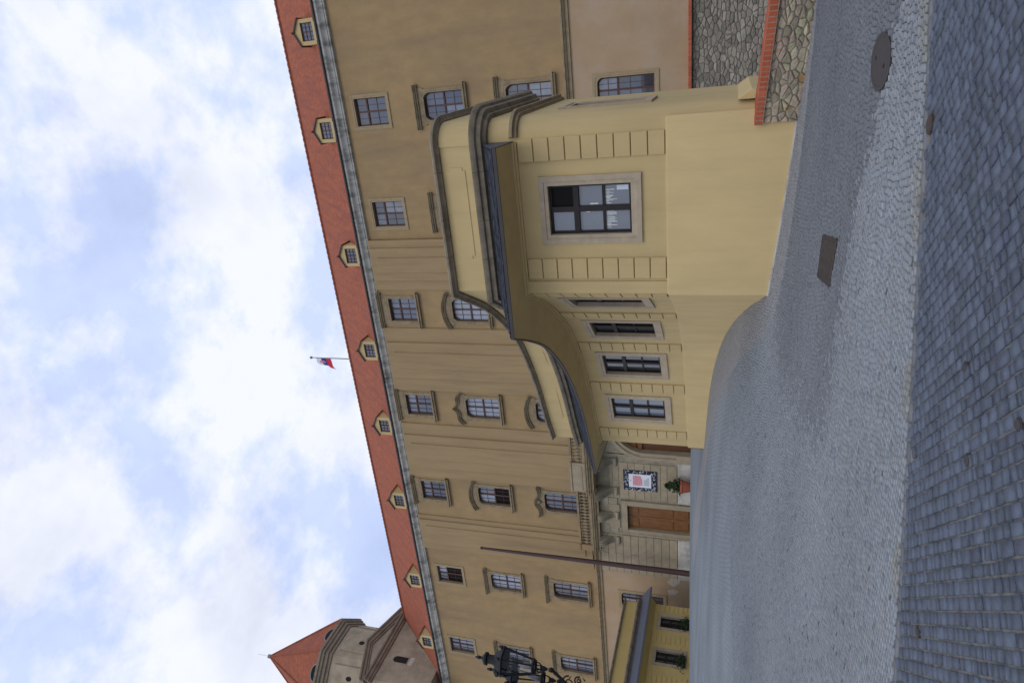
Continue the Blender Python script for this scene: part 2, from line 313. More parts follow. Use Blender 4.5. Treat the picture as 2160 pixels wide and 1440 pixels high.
# wall line of the guardhouse wing (plan)
def catmull(P, n=9):
    P = [np.array(p, float) for p in P]; P = [2 * P[0] - P[1]] + P + [2 * P[-1] - P[-2]]; o = []
    for i in range(1, len(P) - 2):
        p0, p1, p2, p3 = P[i - 1:i + 3]
        for t in np.linspace(0, 1, n, endpoint=False):
            o.append(.5 * (2 * p1 + (-p0 + p2) * t + (2 * p0 - 5 * p1 + 4 * p2 - p3) * t * t + (-p0 + 3 * p1 - 3 * p2 + p3) * t ** 3))
    o.append(P[-2]); return np.array(o)
WING = catmull([(-5.25, 15.0), (-6.55, 17.3), (-8.3, 19.4), (-10.55, 20.98), (-12.9, 22.1), (-14.15, 22.75)])
APRON_OUT = catmull([(6, 13.0), (0.1, 13.72), (-4.4, 13.66), (-5.6, 14.0), (-6.5, 15.0), (-7.3, 16.15), (-8.5, 17.3), (-10.1, 18.4), (-12.3, 19.8), (-16, 22.0), (-19.2, 23.4), (-22, 25)], 6)
APRON_IN = np.vstack([[(6, 14.3), (-1.7, 14.9), (-5.25, 15.0)], WING, [(-16.0, 23.9), (-19, 25.3), (-21.4, 26.6)]])
APRON = [tuple(p) for p in APRON_OUT] + [tuple(p) for p in APRON_IN[::-1]]
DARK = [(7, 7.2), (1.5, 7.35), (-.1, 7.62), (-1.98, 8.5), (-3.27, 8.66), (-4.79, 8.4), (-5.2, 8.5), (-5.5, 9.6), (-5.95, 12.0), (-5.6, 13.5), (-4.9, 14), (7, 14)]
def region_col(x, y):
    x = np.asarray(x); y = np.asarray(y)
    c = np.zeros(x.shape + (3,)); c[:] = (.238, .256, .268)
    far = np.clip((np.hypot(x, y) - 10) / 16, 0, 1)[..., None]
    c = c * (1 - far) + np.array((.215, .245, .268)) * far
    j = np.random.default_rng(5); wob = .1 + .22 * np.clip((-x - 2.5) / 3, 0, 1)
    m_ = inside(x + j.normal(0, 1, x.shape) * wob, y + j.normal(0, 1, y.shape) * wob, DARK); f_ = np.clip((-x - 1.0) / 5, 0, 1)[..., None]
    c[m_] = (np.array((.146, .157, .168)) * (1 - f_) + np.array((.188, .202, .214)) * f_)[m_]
    c[inside(x, y, APRON)] = (.26, .262, .266)
    return c
def axis(*segs):
    o = []
    for a, b, st in segs: o += list(np.arange(a, b, st))
    return np.array(o + [segs[-1][1]])
gx = axis((-900, -100, 200), (-100, -34, 6), (-34, 7, .4), (7, 45, 4), (45, 900, 200)); gy = axis((-900, -40, 200), (-40, 2, 3), (2, 38, .4), (38, 70, 4), (70, 900, 200))
GX, GY = np.meshgrid(gx, gy); cxl = np.clip(GX, -60, 40); cyl = np.clip(GY, -40, 60)
GZ = gz(cxl, cyl) - .03*np.clip((20-np.hypot(GX,GY))/1.5,0,1)
V = np.c_[GX.ravel(), GY.ravel(), GZ.ravel()]; nx_ = len(gx); ny_ = len(gy)
idx = np.arange(nx_ * ny_).reshape(ny_, nx_)
Fq = np.stack([idx[:-1, :-1], idx[:-1, 1:], idx[1:, 1:], idx[1:, :-1]], -1).reshape(-1, 4)
def fast_mesh(name, V, Fq, m, col=None, smooth=False):
    me = bpy.data.meshes.new(name); me.vertices.add(len(V)); me.vertices.foreach_set('co', np.asarray(V, np.float32).ravel())
    nf, k = Fq.shape; me.loops.add(nf * k); me.loops.foreach_set('vertex_index', Fq.astype(np.int32).ravel())
    me.polygons.add(nf); me.polygons.foreach_set('loop_start', np.arange(0, nf * k, k, dtype=np.int32)); me.polygons.foreach_set('loop_total', np.full(nf, k, np.int32))
    if smooth: me.polygons.foreach_set('use_smooth', np.ones(nf, bool))
    me.update(); me.validate()
    if col is not None:
        a = me.color_attributes.new('Col', 'FLOAT_COLOR', 'POINT'); a.data.foreach_set('color', np.c_[col, np.ones(len(col))].astype(np.float32).ravel())
    me.materials.append(MATS[m]); return me
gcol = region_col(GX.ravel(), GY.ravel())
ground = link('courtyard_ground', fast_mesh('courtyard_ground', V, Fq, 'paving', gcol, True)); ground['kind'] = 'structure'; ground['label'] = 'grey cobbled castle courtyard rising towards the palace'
# sand bed under the near setts (a few mm above the far paving sheet)
bx = np.arange(-21, 8.01, .2); by = np.arange(1, 22, .2); BX, BY = np.meshgrid(bx, by); bi = np.arange(BX.size).reshape(BX.shape)
bf = np.stack([bi[:-1, :-1], bi[:-1, 1:], bi[1:, 1:], bi[1:, :-1]], -1).reshape(-1, 4)
bcx = BX.ravel()[bf].mean(1); bcy = BY.ravel()[bf].mean(1); near_ = np.hypot(bcx, bcy) < 18.4; bed_keep = near_ & (big_side(bcx, bcy) > -.22); bed_dark = near_ & ~bed_keep
bed = link('joint_bed', fast_mesh('joint_bed', np.c_[BX.ravel(), BY.ravel(), gz(BX, BY).ravel() - .0125], bf[bed_keep], 'joint_sand', None, True), ground)
link('mosaic_bed', fast_mesh('mosaic_bed', np.c_[BX.ravel(), BY.ravel(), gz(BX, BY).ravel() - .011], bf[bed_dark], 'joint_dark', None, True), ground)

# big setts: rows running away to the left
rd = np.array((-.697, .717)); rn = np.array((.717, .697)); sett_list = []
row = -6.5
while row < 5.5:
    wd = random.uniform(.082, .1); s_ = -4 + random.uniform(0, .2)
    while s_ < 9:
        ln = random.choice((.06, .075, .085, .1, .12, .15)) * random.uniform(.9, 1.1)
        c = rn * (row + wd / 2) + rd * (s_ + ln / 2); s_ += ln + .004
        if big_side(c[0], c[1]) > .05 and 1.2 < c[1] < 8 and -7.5 < c[0] < 2.2: sett_list.append((c[0], c[1], wd - .012, ln - .004))
    row += wd
S = np.array(sett_list)
# keep clear of the round caps let into the setts
CAPS = [(-2.59, 4.23, .036), (-2.1, 4.55, .032), (-2.04, 3.72, .034), (-4.2, 4.4, .034)]
RUST = (-.78, 6.13)
def rot_quad(c, hw, hl, zs, jit=0):
    q = []
    for a, b in ((-1, -1), (1, -1), (1, 1), (-1, 1)):
        q.append(c + rn * (a * hw) + rd * (b * hl))
    return q
angz = math.atan2(rd[1], rd[0]) - math.pi / 2
pxx, pyy, pzz = project(np.c_[S[:, 0], S[:, 1], gz(S[:, 0], S[:, 1])])
vis = (pxx > 1850) & (pxx < 2160) & (pyy > 0) & (pyy < 1440) & (pzz > 0)
order = np.argsort(np.where(vis, -pxx, 1e6 + pzz)); chosen = set(order[:300].tolist())
def sett_verts(hw, hl, seed):
    r = random.Random(seed); v = []
    cs = [(-1, -1), (1, -1), (1, 1), (-1, 1)]; jx = [r.uniform(-.09, .03) for _ in range(8)]
    for z, k in ((-.05, 1.0), (-.010, 1.0), (0.0, .92)):
        for i, (a, b) in enumerate(cs):
            kk = k if z < -.001 else k
            v.append((a * hw * (kk + jx[i]), b * (hl * (kk + jx[i + 4]) if z < -.001 else hl * (.95 + jx[i + 4])), z if z < -.001 else r.uniform(-.004, .002)))
    f = [(8, 9, 10, 11)]
    for i in range(4):
        j = (i + 1) % 4; f += [(i, j, 4 + j, 4 + i), (4 + i, 4 + j, 8 + j, 8 + i)]
    return v, f
SM = []
for k in range(8):
    v, f = sett_verts(.5, .5, k); b = MB()
    # unit sett with x scaled by width and y by length afterwards; rounded edges come from the lower ring
    b.v = [(x * 1.0, y * 1.0, z) for x, y, z in v]; b.f = f; SM.append(b.mesh('sett', 'sett', True))
rest_v = []; rest_f = []; rest_c = []
for i, (x, y, wd, ln) in enumerate(S):
    z = float(gz(x, y)) + random.uniform(-.003, .005)
    if math.hypot(x - RUST[0], y - RUST[1]) < .09: continue
    dz = random.uniform(-1, 1) * .03, random.uniform(-1, 1) * .03
    if i in chosen:
        o = link('sett', SM[i % 8], ground); o.location = (x, y, z); o.scale = (wd, ln, 1); o.rotation_euler = (dz[0], dz[1], angz + random.uniform(-.06, .06))
    else:
        v, f = sett_verts(wd / 2, ln / 2, i); k = len(rest_v); ca, sa = math.cos(angz), math.sin(angz)
        shade = random.uniform(.74, 1.26); cc = np.array((.074, .092, .125)) * shade
        rest_v += [(x + a * ca - b * sa, y + a * sa + b * ca, z + c) for a, b, c in v]; rest_f += [tuple(k + j for j in q) for q in f]; rest_c += [cc] * len(v)
me = fast_mesh('setts', np.array(rest_v), np.array(rest_f), 'sett_attr', np.array(rest_c)); o = link('setts', me, ground); o['kind'] = 'stuff'

# small mosaic stones: real geometry out to about 15 m, in slightly wavy rows
pts = []
yy = 3.0
while yy < 21.5:
    h = .059 * random.uniform(.92, 1.08); xx = -20.5 + random.uniform(0, .1)
    n = int(26 / .07); ws = .07 * rng.uniform(.82, 1.2, n); xs = xx + np.cumsum(ws) - ws / 2
    ys = yy + .05 * np.sin(xs * .45 + 1) + .008 * np.sin(xs * 2.1) + np.where(xs < -6, 0, 0)
    pts.append(np.c_[xs, ys, ws, np.full(n, h)]); yy += h
Q = np.vstack(pts)
zc_ = gz(Q[:, 0], Q[:, 1]); px_, py_, pz_ = project(np.c_[Q[:, 0], Q[:, 1], zc_])
keep = (big_side(Q[:, 0], Q[:, 1]) < -.06) & (pz_ > 0) & (px_ < 2300) & (py_ > -220) & (py_ < 1660) & (np.hypot(Q[:, 0], Q[:, 1]) < 18.5)
MAN = (-.39, 8.13, .36); GRATE = [(-2.75, 10.29), (-2.55, 9.3), (-3.2, 9.4), (-3.36, 10.28)]
gcen = np.mean(GRATE, 0); GRATE_BIG = [tuple(gcen + (np.array(p) - gcen) * 1.03) for p in GRATE]
keep &= np.hypot(Q[:, 0] - MAN[0], (Q[:, 1] - MAN[1]) / 1.6) > .285
keep &= ~inside(Q[:, 0], Q[:, 1], GRATE_BIG) & (np.hypot(Q[:, 0] - RUST[0], Q[:, 1] - RUST[1]) > .11)
keep &= rng.random(len(Q)) > .006
Q = Q[keep]; zc_ = zc_[keep] + rng.normal(0, .0012, keep.sum()); n = len(Q)
hw = Q[:, 2] / 2 - .0038; hh = Q[:, 3] / 2 - .0038
tl = rng.normal(0, .0009, (n, 4))
cor = [(-1, -1), (1, -1), (1, 1), (-1, 1)]
VV = np.zeros((n, 8, 3))
for k, (a, b) in enumerate(cor):
    ja = 1 + rng.uniform(-.1, .04, n); jb = 1 + rng.uniform(-.1, .04, n)
    VV[:, k] = np.c_[Q[:, 0] + a * hw * ja * .96, Q[:, 1] + b * hh * jb * .96, zc_ + tl[:, k]]
    VV[:, 4 + k] = np.c_[Q[:, 0] + a * hw * ja, Q[:, 1] + b * hh * jb, zc_ - .017]
base = np.arange(n)[:, None, None] * 8
FF = base + np.array([(0, 1, 2, 3), (0, 4, 5, 1), (1, 5, 6, 2), (2, 6, 7, 3), (3, 7, 4, 0)])[None]
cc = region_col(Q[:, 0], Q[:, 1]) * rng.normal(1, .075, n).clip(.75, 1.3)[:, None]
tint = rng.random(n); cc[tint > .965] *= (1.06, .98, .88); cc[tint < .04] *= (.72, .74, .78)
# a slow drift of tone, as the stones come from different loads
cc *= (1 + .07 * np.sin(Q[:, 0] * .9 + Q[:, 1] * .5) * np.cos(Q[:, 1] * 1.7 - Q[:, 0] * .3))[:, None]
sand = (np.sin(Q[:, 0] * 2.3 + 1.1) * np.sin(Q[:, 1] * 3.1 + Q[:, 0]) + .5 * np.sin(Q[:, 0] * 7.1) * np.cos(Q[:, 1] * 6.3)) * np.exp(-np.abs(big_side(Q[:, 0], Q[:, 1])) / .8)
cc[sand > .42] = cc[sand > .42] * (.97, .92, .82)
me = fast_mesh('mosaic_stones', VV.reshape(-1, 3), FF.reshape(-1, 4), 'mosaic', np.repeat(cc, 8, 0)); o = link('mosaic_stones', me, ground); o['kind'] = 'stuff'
# pale stone apron along the guardhouse wall
rows = []
nA = 120
def resample(P, n):
    P = np.asarray(P); s = np.r_[0, np.cumsum(np.linalg.norm(np.diff(P, axis=0), axis=1))]; t = np.linspace(0, s[-1], n)
    return np.c_[np.interp(t, s, P[:, 0]), np.interp(t, s, P[:, 1])]
ain, aout = resample(APRON_IN, nA), resample(APRON_OUT, nA)
ab = MB(); rr = []
for k in range(7):
    p = ain + (aout - ain) * k / 6 + (ain - aout) * (.02 if k == 0 else 0); rr.append([(a, b, float(gz(a, b)) + (.004 if math.hypot(a, b) > 18.3 else -.010)) for a, b in p])
rr.append([(a, b, c - .05) for a, b, c in rr[-1]])
ab.quad_strip(rr); ab.build('apron', 'apron', ground)
# kerb row of the big setts' edge (a drainage line of flat stones)
kb = []
L = B1 - B0; Ln = np.linalg.norm(L); Lu = L / Ln; Lp = np.array((Lu[1], -Lu[0]))
s_ = 4.5
while s_ < 19:
    ln = random.uniform(.11, .2); c = B0 + Lu * (s_ + ln / 2); s_ += ln + .006
    if math.hypot(c[0] - RUST[0], c[1] - RUST[1]) < .12 or not (-7.5 < c[0] < 2.2): continue
    kb.append((c, ln))
kv, kf, kc = [], [], []
for i, (c, ln) in enumerate(kb):
    v, f = sett_verts(.048, ln / 2, 900 + i); ca, sa = math.cos(math.atan2(Lu[1], Lu[0]) - math.pi / 2), math.sin(math.atan2(Lu[1], Lu[0]) - math.pi / 2); k = len(kv); z = float(gz(*c)) - .004
    kv += [(c[0] + a * ca - b * sa, c[1] + a * sa + b * ca, z + q) for a, b, q in v]; kf += [tuple(k + j for j in q) for q in f]; kc += [np.array((.135, .142, .152)) * random.uniform(.8, 1.2)] * len(v)
o = link('edge_stones', fast_mesh('edge_stones', np.array(kv), np.array(kf), 'sett_attr', np.array(kc)), ground); o['kind'] = 'stuff'

# ------------------------------------------------------------------ windows
MESH = {}
def opening(w, h, r, n=6):      # polygon from bottom-left, counter-clockwise, z from 0, and matching outer corner parameters
    if r <= 0: return [(-w / 2, 0), (w / 2, 0), (w / 2, h), (-w / 2, h)], ['bl', 'br', 'tr', 'tl']
    p = [(-w / 2, 0), (w / 2, 0)]; t = ['bl', 'br']
    for k in range(n + 1):
        a = k / n * math.pi / 2; p.append((w / 2 - r + r * math.cos(a), h - r + r * math.sin(a))); t.append(('r', k / n))
    for k in range(n + 1):
        a = math.pi / 2 + k / n * math.pi / 2; p.append((-w / 2 + r + r * math.cos(a), h - r + r * math.sin(a))); t.append(('l', k / n))
    return p, t
def surround_mesh(w, h, r, bs, bt, bb, proud, depth, m):
    key = ('sur', w, h, r, bs, bt, bb, proud, depth, m)
    if key in MESH: return MESH[key]
    p, t = opening(w, h, r); x = w / 2 + bs; q = []
    for (a, b), tt in zip(p, t):
        if tt == 'bl': q.append((-x, -bb))
        elif tt == 'br': q.append((x, -bb))
        elif tt == 'tr': q.append((x, h + bt))
        elif tt == 'tl': q.append((-x, h + bt))
        else:
            s, k = tt; hh0 = h - r
            if s == 'r': q.append((x, hh0 + (h + bt - hh0) * min(1, 2 * k)) if k <= .5 else (x - (x - (w / 2 - r)) * (2 * k - 1), h + bt))
            else: q.append((-(w / 2 - r) - (x - (w / 2 - r)) * min(1, 2 * k), h + bt) if k <= .5 else (-x, h + bt - (h + bt - hh0) * (2 * k - 1)))
    b = MB()
    e = .02 if proud > .03 else 0
    rows = [[(X, .03, Z) for X, Z in q], [(X, -proud, Z) for X, Z in q]]
    rows.append([(X + (x2 - X) * .55, -proud, Z + (z2 - Z) * .55) for (X, Z), (x2, z2) in zip(q, p)])
    rows.append([(X + (x2 - X) * .6, -proud + e, Z + (z2 - Z) * .6) for (X, Z), (x2, z2) in zip(q, p)])
    rows.append([(X, -proud + e, Z) for X, Z in p]); rows.append([(X, depth, Z) for X, Z in p])
    b.quad_strip(rows, True); MESH[key] = b.mesh('window', m); return MESH[key]
def sash_mesh(w, h, r, tr, nv, nu, nl, fr, mul, bar, y, m, depth=.06):
    key = ('sash', w, h, r, tr, nv, nu, nl, fr, mul, bar, y, m)
    if key in MESH: return MESH[key]
    b = MB(); p, t = opening(w, h, r)
    cx, cz = 0, h / 2
    inn = [((1 - 2 * fr / w) * X, fr + (Z) * (h - 2 * fr) / h) for X, Z in p]
    b.quad_strip([[(X, y + depth, Z) for X, Z in p], [(X, y, Z) for X, Z in p], [(X, y, Z) for X, Z in inn], [(X, y + depth, Z) for X, Z in inn]], True)
    zt = h * tr
    b.box(-mul / 2, mul / 2, y - .012, y + depth, fr, h - fr); b.box(-w / 2 + fr, w / 2 - fr, y - .02, y + depth - .003, zt - mul / 2, zt + mul / 2)
    lw = w / 2 - fr - mul / 2
    for s in (-1, 1):
        x0 = mul / 2 if s > 0 else -w / 2 + fr
        for k in range(1, nv): b.box(x0 + lw * k / nv - bar / 2, x0 + lw * k / nv + bar / 2, y + .012, y + .04, fr, h - fr)
        for z0, z1, nn in ((fr, zt - mul / 2, nl), (zt + mul / 2, h - fr, nu)):
            for k in range(1, nn): zz = z0 + (z1 - z0) * k / nn; b.box(x0, x0 + lw, y + .014, y + .038, zz - bar / 2, zz + bar / 2)
    MESH[key] = b.mesh('sash', m); return MESH[key]
def pane_mesh(w, h, m, sub=0):
    key = ('pane', round(w, 3), round(h, 3), m)
    if key in MESH: return MESH[key]
    MESH[key] = MB().box(-w / 2, w / 2, 0, .012, 0, h).mesh('pane', m); return MESH[key]
def hood_mesh(style, W, H, m):
    key = ('hood', style, W, H, m)
    if key in MESH: return MESH[key]
    n = 24; path = []
    for k in range(n + 1):
        u = -1 + 2 * k / n
        if style == 'flat': z = 0
        elif style == 'seg': z = .34 * (1 - u * u)
        elif style == 'ogee': z = .62 * (1 - abs(u)) ** 1.0 - .12 * math.sin(math.pi * 2 * abs(u)) 
        elif style == 'wavy': z = .30 * math.exp(-(u / .42) ** 2) + .07 * math.cos(math.pi * u * 2) * abs(u)
        path.append((u * W / 2, z))
    if style == 'flat': path = [path[0], path[-1]]
    b = MB()
    prof = [(.02, .0), (-.30, .0), (-.30, -.05), (-.24, -.06), (-.24, -.12), (-.14, -.16), (-.14, -.22), (.02, -.22)]
    rows = []
    for i, (x, z) in enumerate(path):
        rows.append([(x * (1 if dy > -.2 or True else 1), yy_, z + dy) for yy_, dy in prof])
    b.quad_strip(rows, True); b.poly(rows[0]); b.poly(rows[-1][::-1])
    b2 = MB(); b2.prism_xz([(-W * .42, -H)] + [(x * .84, z - .2) for x, z in path] + [(W * .42, -H)], -.05, .02)
    b.v, b.f = b.v + b2.v, b.f + [tuple(i + len(b.v) for i in q) for q in b2.f]
    if style in ('wavy',):
        for sx_ in (-1, 1): b.lathe([(.02, -.22), (.13, -.12), (.15, 0), (.1, .05)], sx_ * .01, -.1, 10)
    MESH[key] = b.mesh('hood', m, True); return MESH[key]
def sill_mesh(W, m):
    key = ('sill', W, m)
    if key in MESH: return MESH[key]
    b = MB(); b.box(-W / 2, W / 2, -.26, .02, -.1, 0); b.box(-W / 2 + .06, W / 2 - .06, -.18, .02, -.22, -.1)
    MESH[key] = b.mesh('sill', m); return MESH[key]
def window(parent, x, y, z, w, h, r=0, style=None, bs=.2, bt=.2, bb=.2, proud=.06, depth=.28, sm='trim', fm='wood', gm='glass', tr=.62, nv=2, nu=2, nl=2, sill=None,
           hood_gap=.35, hw=None, rz=0, fr=.07, mul=.09, bar=.021, py=.16, dark=(), label=None):
    o = link('window', surround_mesh(w, h, r, bs, bt, bb, proud, depth, sm), parent, (x, y, z), rz)
    if label: o['label'] = label
    s = link('sash', sash_mesh(w, h, r, tr, nv, nu, nl, fr, mul, bar, py, fm), o)
    zt = h * tr; k = 0
    for sgn in (-1, 1):
        for z0, z1 in ((fr, zt - mul / 2), (zt + mul / 2, h - fr)):
            pw = w / 2 - fr - mul / 2; m = 'glass_dark' if k in dark else (random.choice(('glass', 'glass', 'glass_mid', 'glass_deep')) if gm == 'glass' else gm)
            p = link('pane', pane_mesh(pw + .02, z1 - z0 + .02, m), o); p.location = (sgn * (mul / 2 + pw / 2), py + .045, z0 - .01); k += 1
    if style:
        W = hw or 2.45; hd = link('hood', hood_mesh(style, W, hood_gap + .24, sm), o); hd.location = (0, 0, h + bt + hood_gap)
    if sill:
        sl_ = link('sill', sill_mesh(sill, sm), o); sl_.location = (0, 0, -.01 if bb < .05 else 0)
    return o

# ------------------------------------------------------------------ palace
D = 37.5; AV = 37.38       # main wall plane, projecting centre
palace = thing('palace', 'long ochre four-storey palace with red tiled roof and dormers', 'building', (-22, D, 1.9))
def wall_sheet(name, x0, x1, z0, z1, holes, y, m, parent):
    xs = sorted({x0, x1, *[v for h in holes for v in h[:2] if x0 < v < x1]}); zs = sorted({z0, z1, *[v for h in holes for v in h[2:] if z0 < v < z1]}); b = MB(); vid = {}
    def vv(i, k):
        if (i, k) not in vid: vid[i, k] = len(b.v); b.v.append((xs[i], y, zs[k]))
        return vid[i, k]
    for i in range(len(xs) - 1):
        for k in range(len(zs) - 1):
            cx, cz = (xs[i] + xs[i + 1]) / 2, (zs[k] + zs[k + 1]) / 2
            if any(h[0] < cx < h[1] and h[2] < cz < h[3] for h in holes): continue
            b.f.append((vv(i, k), vv(i + 1, k), vv(i + 1, k + 1), vv(i, k + 1)))
    return b.build(name, m, parent)
COLX = dict(A=-2.0, AB=-8.05, B=-14.35, C=-21.4, D=-28.52, E=-36.5, F=-43.9, G=-50.3)
wins = []   # x, z(bottom of opening), w, h, r, style, kwargs
avant = 'BCD'
for c, x in COLX.items():
    y = AV if c in avant else D
    # top storey
    if c in avant: wins.append((c, 't', x, 19.22, 1.55, 2.02, 0, dict(style='flat', hood_gap=.5, sill=2.42, bb=.0, bs=.22, bt=.22, tr=.64, nl=2, nu=1)))
    else: wins.append((c, 't', x, 19.16, 1.55, 2.06, 0, dict(bs=.22, bt=.2, bb=.2, tr=.64, nl=2, nu=1, proud=.05, sm='frame_plain')))
    st = dict(A='flat', AB='flat', B='seg', C='ogee', D='seg', E='flat', F='flat', G='flat')[c]
    wins.append((c, 'm', x, 14.34, 1.5, 2.46, .42, dict(style=st, hood_gap=.3 if st == 'flat' else .12, sill=2.3, bb=.0, bs=.2, bt=.2, tr=.5)))
    if c == 'B': continue
    st = dict(A='flat', AB='flat', C='seg', D='wavy', E='flat', F='flat', G='flat')[c]
    wins.append((c, 'l', x, 9.24, 1.52, 2.64, .42, dict(style=st, hood_gap=.4 if st == 'flat' else .2, sill=2.35, bb=.0, bs=.2, bt=.2, tr=.52)))
    if c in 'AABEFG' and c not in avant: wins.append((c, 'g', x, 3.86, 1.3, 2.95, .3, dict(bs=.2, bt=.26, bb=.24, proud=.05, tr=.64, nl=3, nu=2, sm='frame_plain')))
holes = {True: [], False: []}
for c, rw, x, z, w_, h_, r_, k in wins:
    av = c in avant; bs, bt, bb = k.get('bs', .2), k.get('bt', .2), k.get('bb', .2)
    holes[av].append((x - w_ / 2 - bs + .01, x + w_ / 2 + bs - .01, z - bb + .005, z + h_ + bt - .01))
    curtain = {('C', 'm'): 'glass_curtain', ('B', 'm'): 'glass_curtain', ('E', 'm'): 'glass_curtain', ('A', 'm'): 'glass', ('D', 'm'): 'glass'}.get((c, rw), 'glass')
    dark = {('D', 'm'): (0, 2), ('E', 't'): (0, 2)}.get((c, rw), ())
    window(palace, x, AV if av else D, z, w_, h_, r_, gm=curtain, dark=dark, label={('D', 'm'): 'arched window with its lower casements open to a dark room', ('E', 't'): 'small square window with its lower casements open'}.get((c, rw)), **k)
X0, XA, XB, X1 = -58, -33.9, -9.64, 14
for a, b, k in ((X0, XA, False), (XA, XB, True), (XB, X1, False)):
    wall_sheet('wall', a, b, 8.3, 22.0, holes[k], AV if k else D, 'plaster', palace)
wall_sheet('lower_wall', X0, XA, -2, 8.3, holes[False], D - .003, 'plaster_lower', palace)
wall_sheet('lower_wall', XB, X1, 2.0, 8.3, holes[False], D - .003, 'plaster_lower', palace)
rt = MB(); rt.box(XA - .0, XA + .01, AV, D, 2, 22); rt.box(XB - .01, XB, AV, D, 2, 22); rt.build('wall_return', 'plaster', palace)
MB().box(X0, X1, D + .6, 46.5, -2, 22.4).build('rear_range', 'plaster', palace)
# giant pilasters in three layers
for cx, l0, l1, p0, p1, i0, i1 in ((-11.3, -9.66, -12.96, -10.15, -12.3, -10.75, -11.75), (-17.9, -15.6, -20.2, -16.6, -19.25, -17.3, -18.5), (-25.0, -22.85, -27.27, -23.75, -26.4, -24.4, -25.65), (-32.1, -30.75, -33.88, -31.1, -33.3, -31.6, -32.7)):
    zt_, zb_ = 21.93, 8.62
    p = MB().bbox(l1, l0, AV - .10, AV + .02, zb_, zt_, .02).build('pilaster', 'plaster_pilaster', palace)
    MB().bbox(p1, p0, AV - .19, AV - .06, zb_ + .003, zt_ - .25, .03).build('pilaster_shaft', 'plaster_pilaster', p, loc=None) if False else None
    q = MB().bbox(p1, p0, AV - .23, AV - .09, zb_ + .003, zt_ - .12, .03)
    q.bbox(i1, i0, AV - .31, AV - .22, zb_ + .5, zt_ - .6, .03)
    me = q.mesh('shaft', 'plaster_pilaster'); s = link('shaft', me, p); s.location = (0, 0, 0)
# string course, main cornice, gutter
def run_x(name, prof, x0, x1, m, parent):
    b = MB(); rows = [[(x, y, z) for y, z in prof] for x in (x0, x1)]; b.quad_strip(rows, True); b.poly(rows[0]); b.poly(rows[1][::-1]); return b.build(name, m, parent)
for a, b, yy_ in ((X0, XA - .1, D), (XA - .1, XB + .1, AV - .02), (XB + .1, X1, D)):
    run_x('string_course', [(yy_ + .02, 8.58), (yy_ - .12, 8.56), (yy_ - .26, 8.5), (yy_ - .26, 8.42), (yy_ - .2, 8.40), (yy_ - .15, 8.3), (yy_ - .09, 8.28), (yy_ - .09, 8.12), (yy_ + .02, 8.1)], a, b, 'trim', palace)
xs_ = list(np.arange(X0, X1, 2.0)) + [X1]
for a, b in zip(xs_[:-1], xs_[1:]):
    run_x('cornice_block', [(D + .05, 21.88), (D - .16, 21.9), (D - .18, 21.98), (D - .22, 22.0), (D - .24, 22.1), (D - .32, 22.22), (D - .42, 22.27), (D - .44, 22.3), (D - .44, 22.42), (D + .05, 22.42)], a + .004, b - .004, 'cornice_stain', palace)
run_x('gutter', [(D - .40, 22.43), (D - .50, 22.42), (D - .55, 22.46), (D - .55, 22.54), (D - .4, 22.56), (D - .1, 22.58), (D - .1, 22.43)], X0, X1, 'gutter_metal', palace)
# roof
E0 = (D - .46, 22.54); RDG = (42.05, 28.05)
rb = MB(); n = 26; rows = []
for k in range(n + 1):
    t = k / n; y = E0[0] + (RDG[0] - E0[0]) * t; z = E0[1] + (RDG[1] - E0[1]) * t
    rows.append([(x, y, z) for x in (X0, X1)])
    if k < n: rows.append([(x, y + (RDG[0] - E0[0]) / n, z + (RDG[1] - E0[1]) / n + .035) for x in (X0, X1)])
rows += [[(x, 2 * RDG[0] - E0[0], E0[1]) for x in (X0, X1)]]
roof = rb.quad_strip(rows).build('roof', 'roof_tile', palace, smooth=False)
cap = MB(); x = X0
while x < X1:
    cap.tube([(x, RDG[0], RDG[1] + .02), (x + .42, RDG[0], RDG[1] + .05)], [.115, .13], 7); x += .4
cap.build('ridge_tiles', 'roof_tile', roof)['kind'] = 'stuff'
gb = MB()
for x in (X0, X1): gb.prism_yz([(E0[0], E0[1] - .1), (2 * RDG[0] - E0[0], E0[1] - .1), (RDG[0], RDG[1] - .05)], x - .1 if x < 0 else x - .15, x + .15 if x < 0 else x + .1)
gb.build('gable', 'plaster', palace)
# dormers
DB = MB(); hw_, dh, gh = .74, 1.12, .36; fy = 0.0
DB.box(-hw_, -.52, fy, fy + .2, 0, dh); DB.box(.52, hw_, fy, fy + .2, 0, dh); DB.box(-.52, .52, fy, fy + .2, -.3, .14); DB.box(-.52, .52, fy, fy + .2, .98, dh)
DB.prism_xz([(-hw_, dh), (hw_, dh), (0, dh + gh)], fy, fy + .2)
for s in (-1, 1): DB.prism_yz([(fy + .2, 0), (fy + .2, dh), (fy + 1.65, dh)], s * hw_ - (.08 if s > 0 else 0), s * hw_ + (.08 if s < 0 else 0))
DBm = DB.mesh('dormer', 'cream'); DR = MB()
for s in (-1, 1):
    DR.v += []; k = len(DR.v); e = .10
    a = (s * (hw_ + e), dh - gh * e / hw_); z0 = (0, dh + gh + .02)
    pts4 = [(a[0], fy - .09, a[1]), (0, fy - .09, z0[1]), (0, fy + 2.4, z0[1]), (a[0], fy + 1.75, a[1])]
    DR.v += pts4 + [(x, y, z + .06) for x, y, z in pts4]; DR.f += [(k, k + 1, k + 2, k + 3), (k + 4, k + 5, k + 6, k + 7), (k, k + 1, k + 5, k + 4), (k + 3, k, k + 4, k + 7), (k + 2, k + 3, k + 7, k + 6)]
DR.tube([(0, fy - .17, dh + gh + .1), (0, fy + 2.4, dh + gh + .12)], .07, 6)
DRm = DR.mesh('dormer_roof', 'roof_tile')
DE = MB()
